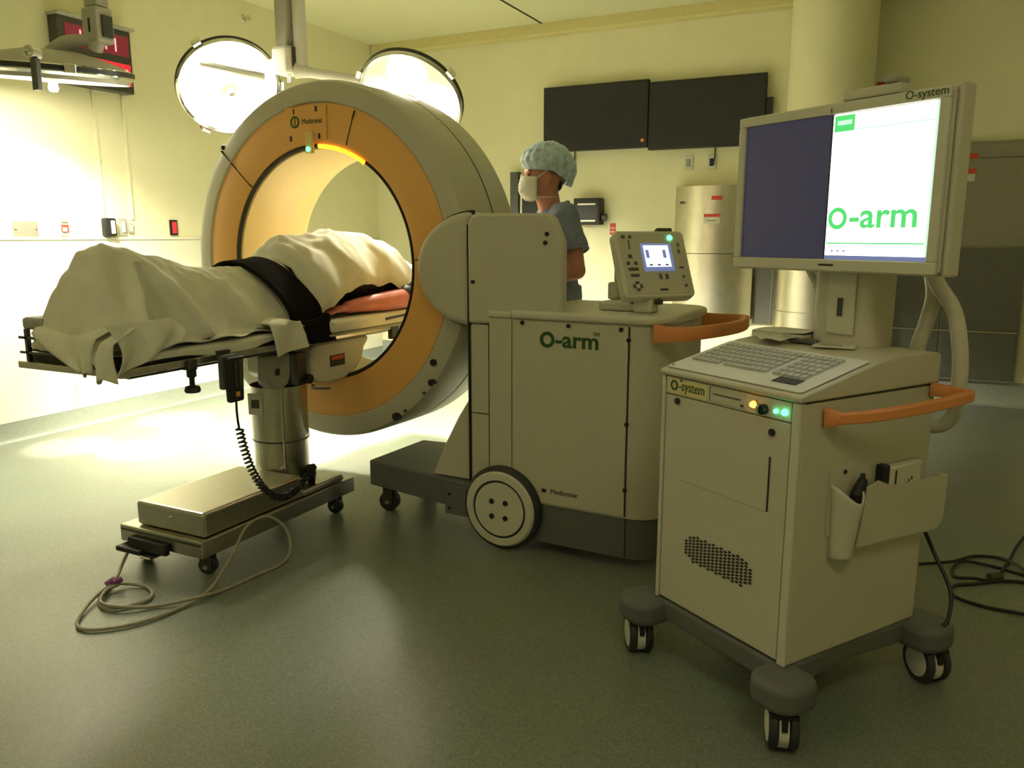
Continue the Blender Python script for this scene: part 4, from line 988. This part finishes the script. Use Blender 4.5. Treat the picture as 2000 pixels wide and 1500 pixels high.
# black cables on the floor at right
fc = [(.136, 3.558), (.26, 3.62), (.342, 3.751), (.439, 3.78), (.503, 3.682), (.54, 3.536), (.60, 3.47), (.64, 3.56), (.52, 3.62), (.411, 3.665), (.298, 3.639), (.258, 3.56), (.264, 3.479), (.326, 3.467), (.40, 3.52), (.47, 3.74), (.532, 3.973), (.654, 4.355), (.9, 4.9)]
t = thing('black_cable', 'black cable coiled on the floor behind the cart, running away to the right', 'cable', (0, 0, 0))
P_ = smoothpath([(x, y, .007+.011*(i % 3 == 1)) for i, (x, y) in enumerate(fc)], 8)
obj('lead', MB().tube(P_, .0065, 8), 'black', t, smooth=True)
obj('cable_wrap', MB().tube([(.385, 3.505, .016), (.425, 3.535, .018)], .018, 10), 'dark_metal', t, smooth=True)
fc = [(.80, 3.60), (.60, 3.56), (.46, 3.53), (.389, 3.488), (.324, 3.435), (.26, 3.388), (.243, 3.325), (.272, 3.263), (.361, 3.227), (.488, 3.222), (.7, 3.18), (1.0, 3.2)]
t = thing('black_cable', 'black cable making a wide loop nearest the cart on the right floor', 'cable', (0, 0, 0))
obj('lead', MB().tube(smoothpath([(x, y, .007) for x, y in fc], 8), .0065, 8), 'black', t, smooth=True)
obj('connector', MB().tube([(.78, 3.597, .012), (.84, 3.606, .012)], .012, 8), 'dark_metal', t, smooth=True)

# ================================================================== STANDING PERSON
FA = math.radians(216)
pe = thing('person', 'standing person in grey-blue scrubs, pale blue surgical cap and white face mask', 'person', (-1.675, 3.87, 0), FA)
# local: x forward, y to the person's left, z up
b = MB()
hx = .055                                                     # head carried forward
b.ball((hx-.008, 0, 1.665), (.100, .078, .118), 24, 16)        # skull
b.ball((hx+.030, 0, 1.610), (.066, .060, .078), 20, 14)        # face and jaw
b.ball((hx+.060, 0, 1.570), (.030, .034, .026), 14, 10)        # chin
b.limb([(hx+.086, 0, 1.655), (hx+.108, 0, 1.622)], [.011, .016], 10)   # nose
b.ball((hx+.082, 0, 1.585), (.016, .026, .012), 12, 8)         # lips
b.limb([(hx+.078, -.042, 1.676), (hx+.087, 0, 1.674), (hx+.078, .042, 1.676)], [.012, .012, .012], 10)  # brow
for sg in (-1, 1):
    b.ball((hx-.012, sg*.080, 1.645), (.020, .010, .032), 12, 10)
    b.ball((hx+.066, sg*.040, 1.628), (.020, .018, .018), 12, 8)
b.limb([(-.015, 0, 1.41), (.02, 0, 1.50), (hx-.012, 0, 1.60)], [.070, .060, .062], 16)  # neck
b.ball((-.01, 0, 1.36), (.105, .165, .14), 24, 16); b.ball((0, 0, 1.15), (.105, .145, .17), 24, 16); b.ball((0, 0, .97), (.11, .155, .12), 24, 16)
for sg in (-1, 1):
    sh = (-.015, sg*.185, 1.445); elb = (-.065, sg*.255, 1.185); wr_ = (.17, sg*.16, 1.115)
    b.limb([(-.02, sg*.10, 1.435), sh], [.050, .056], 14); b.limb([sh, (-.045, sg*.228, 1.30), elb], [.060, .054, .044], 14)
    b.limb([elb, (.03, sg*.222, 1.165), wr_], [.046, .045, .029], 14)
    hd = Vector((.215, sg*.128, 1.105))
    b.ball(hd, (.050, .036, .017), 14, 10)
    for q in range(4):
        o_ = Vector((.255, sg*(.150-.019*q), 1.107)); L_ = (.062, .074, .078, .068)[q]
        b.limb([o_, o_+Vector((L_*.5, -sg*.006, .004)), o_+Vector((L_*.85, -sg*.010, -.014))], [.0092, .0086, .0076], 8)
    b.limb([(.195, sg*.098, 1.108), (.225, sg*.078, 1.106), (.255, sg*.072, 1.098)], [.012, .010, .0085], 8)
    b.limb([(0, sg*.09, .94), (.01, sg*.095, .52), (-.01, sg*.10, .10)], [.088, .058, .042], 14)
    b.limb([(-.03, sg*.10, .05), (.06, sg*.105, .045), (.14, sg*.112, .035)], [.042, .040, .030], 12)
body = obj('body', b, 'skin', pe); remesh(body, .0065, 3)
# scrub top
b = MB()
b.ball((-.012, 0, 1.385), (.125, .195, .12), 28, 18); b.ball((0, 0, 1.27), (.128, .178, .17), 28, 18); b.ball((0, 0, 1.08), (.132, .176, .20), 28, 18)
b.tube([(0, 0, 1.10), (0, 0, .80)], [.155, .158], 24)
for sg in (-1, 1):
    b.limb([(-.015, sg*.07, 1.462), (-.018, sg*.175, 1.448)], [.058, .073], 16)
    b.tube([(-.015, sg*.175, 1.455), (-.048, sg*.236, 1.275)], [.074, .082], 20)
top = obj('scrub_top', b, 'scrub', pe); remesh(top, .008, 4)
tx_ = bpy.data.textures.new('cloth_folds', 'CLOUDS'); tx_.noise_scale = .07
dm = top.modifiers.new('folds', 'DISPLACE'); dm.texture = tx_; dm.strength = .018; dm.mid_level = .55; dm.texture_coords = 'LOCAL'
obj('collar', MB().tube(smoothpath([(-.075, 0, 1.525), (-.055, .062, 1.515), (.02, .078, 1.49), (.085, .03, 1.445), (.098, 0, 1.425), (.085, -.03, 1.445), (.02, -.078, 1.49), (-.055, -.062, 1.515)], 5, True), .010, 8, closed=True), 'scrub', pe, smooth=True)
for sg in (-1, 1):
    p0 = Vector((-.048, sg*.236, 1.275)); ax = (p0-Vector((-.015, sg*.175, 1.455))).normalized(); u_ = ax.cross(Vector((1, 0, 0))).normalized(); w_ = ax.cross(u_)
    obj('sleeve_hem', MB().tube([p0+(u_*math.cos(a)+w_*math.sin(a))*.080 for a in [2*PI*i/24 for i in range(24)]], .006, 6, closed=True), 'scrub', pe, smooth=True)
# trousers and shoes
b = MB()
b.ball((0, 0, .93), (.135, .172, .13), 24, 16)
for sg in (-1, 1):
    b.tube([(0, sg*.085, .93), (.01, sg*.093, .52), (-.01, sg*.10, .07)], [.102, .088, .084], 20)
tr = obj('scrub_trousers', b, 'scrub', pe); remesh(tr, .010, 3)
for sg in (-1, 1):
    sh = obj('shoe', MB().limb([(-.045, sg*.10, .058), (.06, sg*.106, .052), (.155, sg*.114, .042)], [.056, .050, .040], 14), 'white_plastic', pe, smooth=True)
# mask
def mask_fn(u, v):
    a = (v*2-1)*1.18; zz = 1.652-u*.118
    r = .094+.022*max(0, math.sin((.12+.80*u)*PI))*math.cos(a)**2+.0016*math.sin(u*44)
    r *= (1-.16*max(0, u-.72)/.28)
    w__ = .075*(1-.22*max(0, u-.6)/.4)
    return (hx+.010+r*math.cos(a), w__*math.sin(a)*1.10, zz-.006*abs(math.sin(a)))
obj('face_mask', MB().grid(mask_fn, 26, 26), 'mask', pe, smooth='all', thick=.003)
for sg in (-1, 1):
    obj('mask_tie', MB().tube(smoothpath([(hx+.045, sg*.077, 1.640), (hx+.015, sg*.087, 1.664), (hx-.02, sg*.091, 1.685)], 4), .0028, 6), 'mask', pe, smooth=True)
    obj('mask_tie', MB().tube(smoothpath([(hx+.042, sg*.066, 1.548), (hx-.0, sg*.075, 1.545), (hx-.06, sg*.05, 1.55)], 4), .0028, 6), 'mask', pe, smooth=True)
    obj('eye', MB().ball((hx+.0795, sg*.034, 1.658), (.008, .012, .006)), 'eye', pe, smooth=True)
    obj('eyebrow', MB().limb([(hx+.088, sg*.018, 1.678), (hx+.084, sg*.038, 1.681), (hx+.074, sg*.052, 1.678)], [.004, .004, .003], 6), 'hair', pe, smooth=True)
# bouffant cap
def cap_fn(u, v):
    a = v*2*PI; th = u*PI*.60
    rx, ry, rz = .142, .122, .115
    n_ = 1+.05*noise.noise(Vector((math.cos(a)*3, math.sin(a)*3, th*4)))+.03*math.sin(a*17)*math.sin(th)**3*(u > .3)
    gat = 1-.16*max(0, (u-.80)/.20)
    x = rx*math.sin(th)*math.cos(a)*n_*gat; y = ry*math.sin(th)*math.sin(a)*n_*gat
    back = max(0, -math.cos(a)); z = rz*math.cos(th)-.060*back*u*u*1.2+.010*max(0, math.cos(a))*u
    return (hx-.030+x, y, 1.710+z*n_)
obj('surgical_cap', MB().grid(cap_fn, 40, 120), 'cap', pe, smooth='all', thick=.003)
obj('hairline', MB().ball((hx-.078, 0, 1.615), (.022, .050, .036), 16, 10), 'hair', pe, smooth=True)
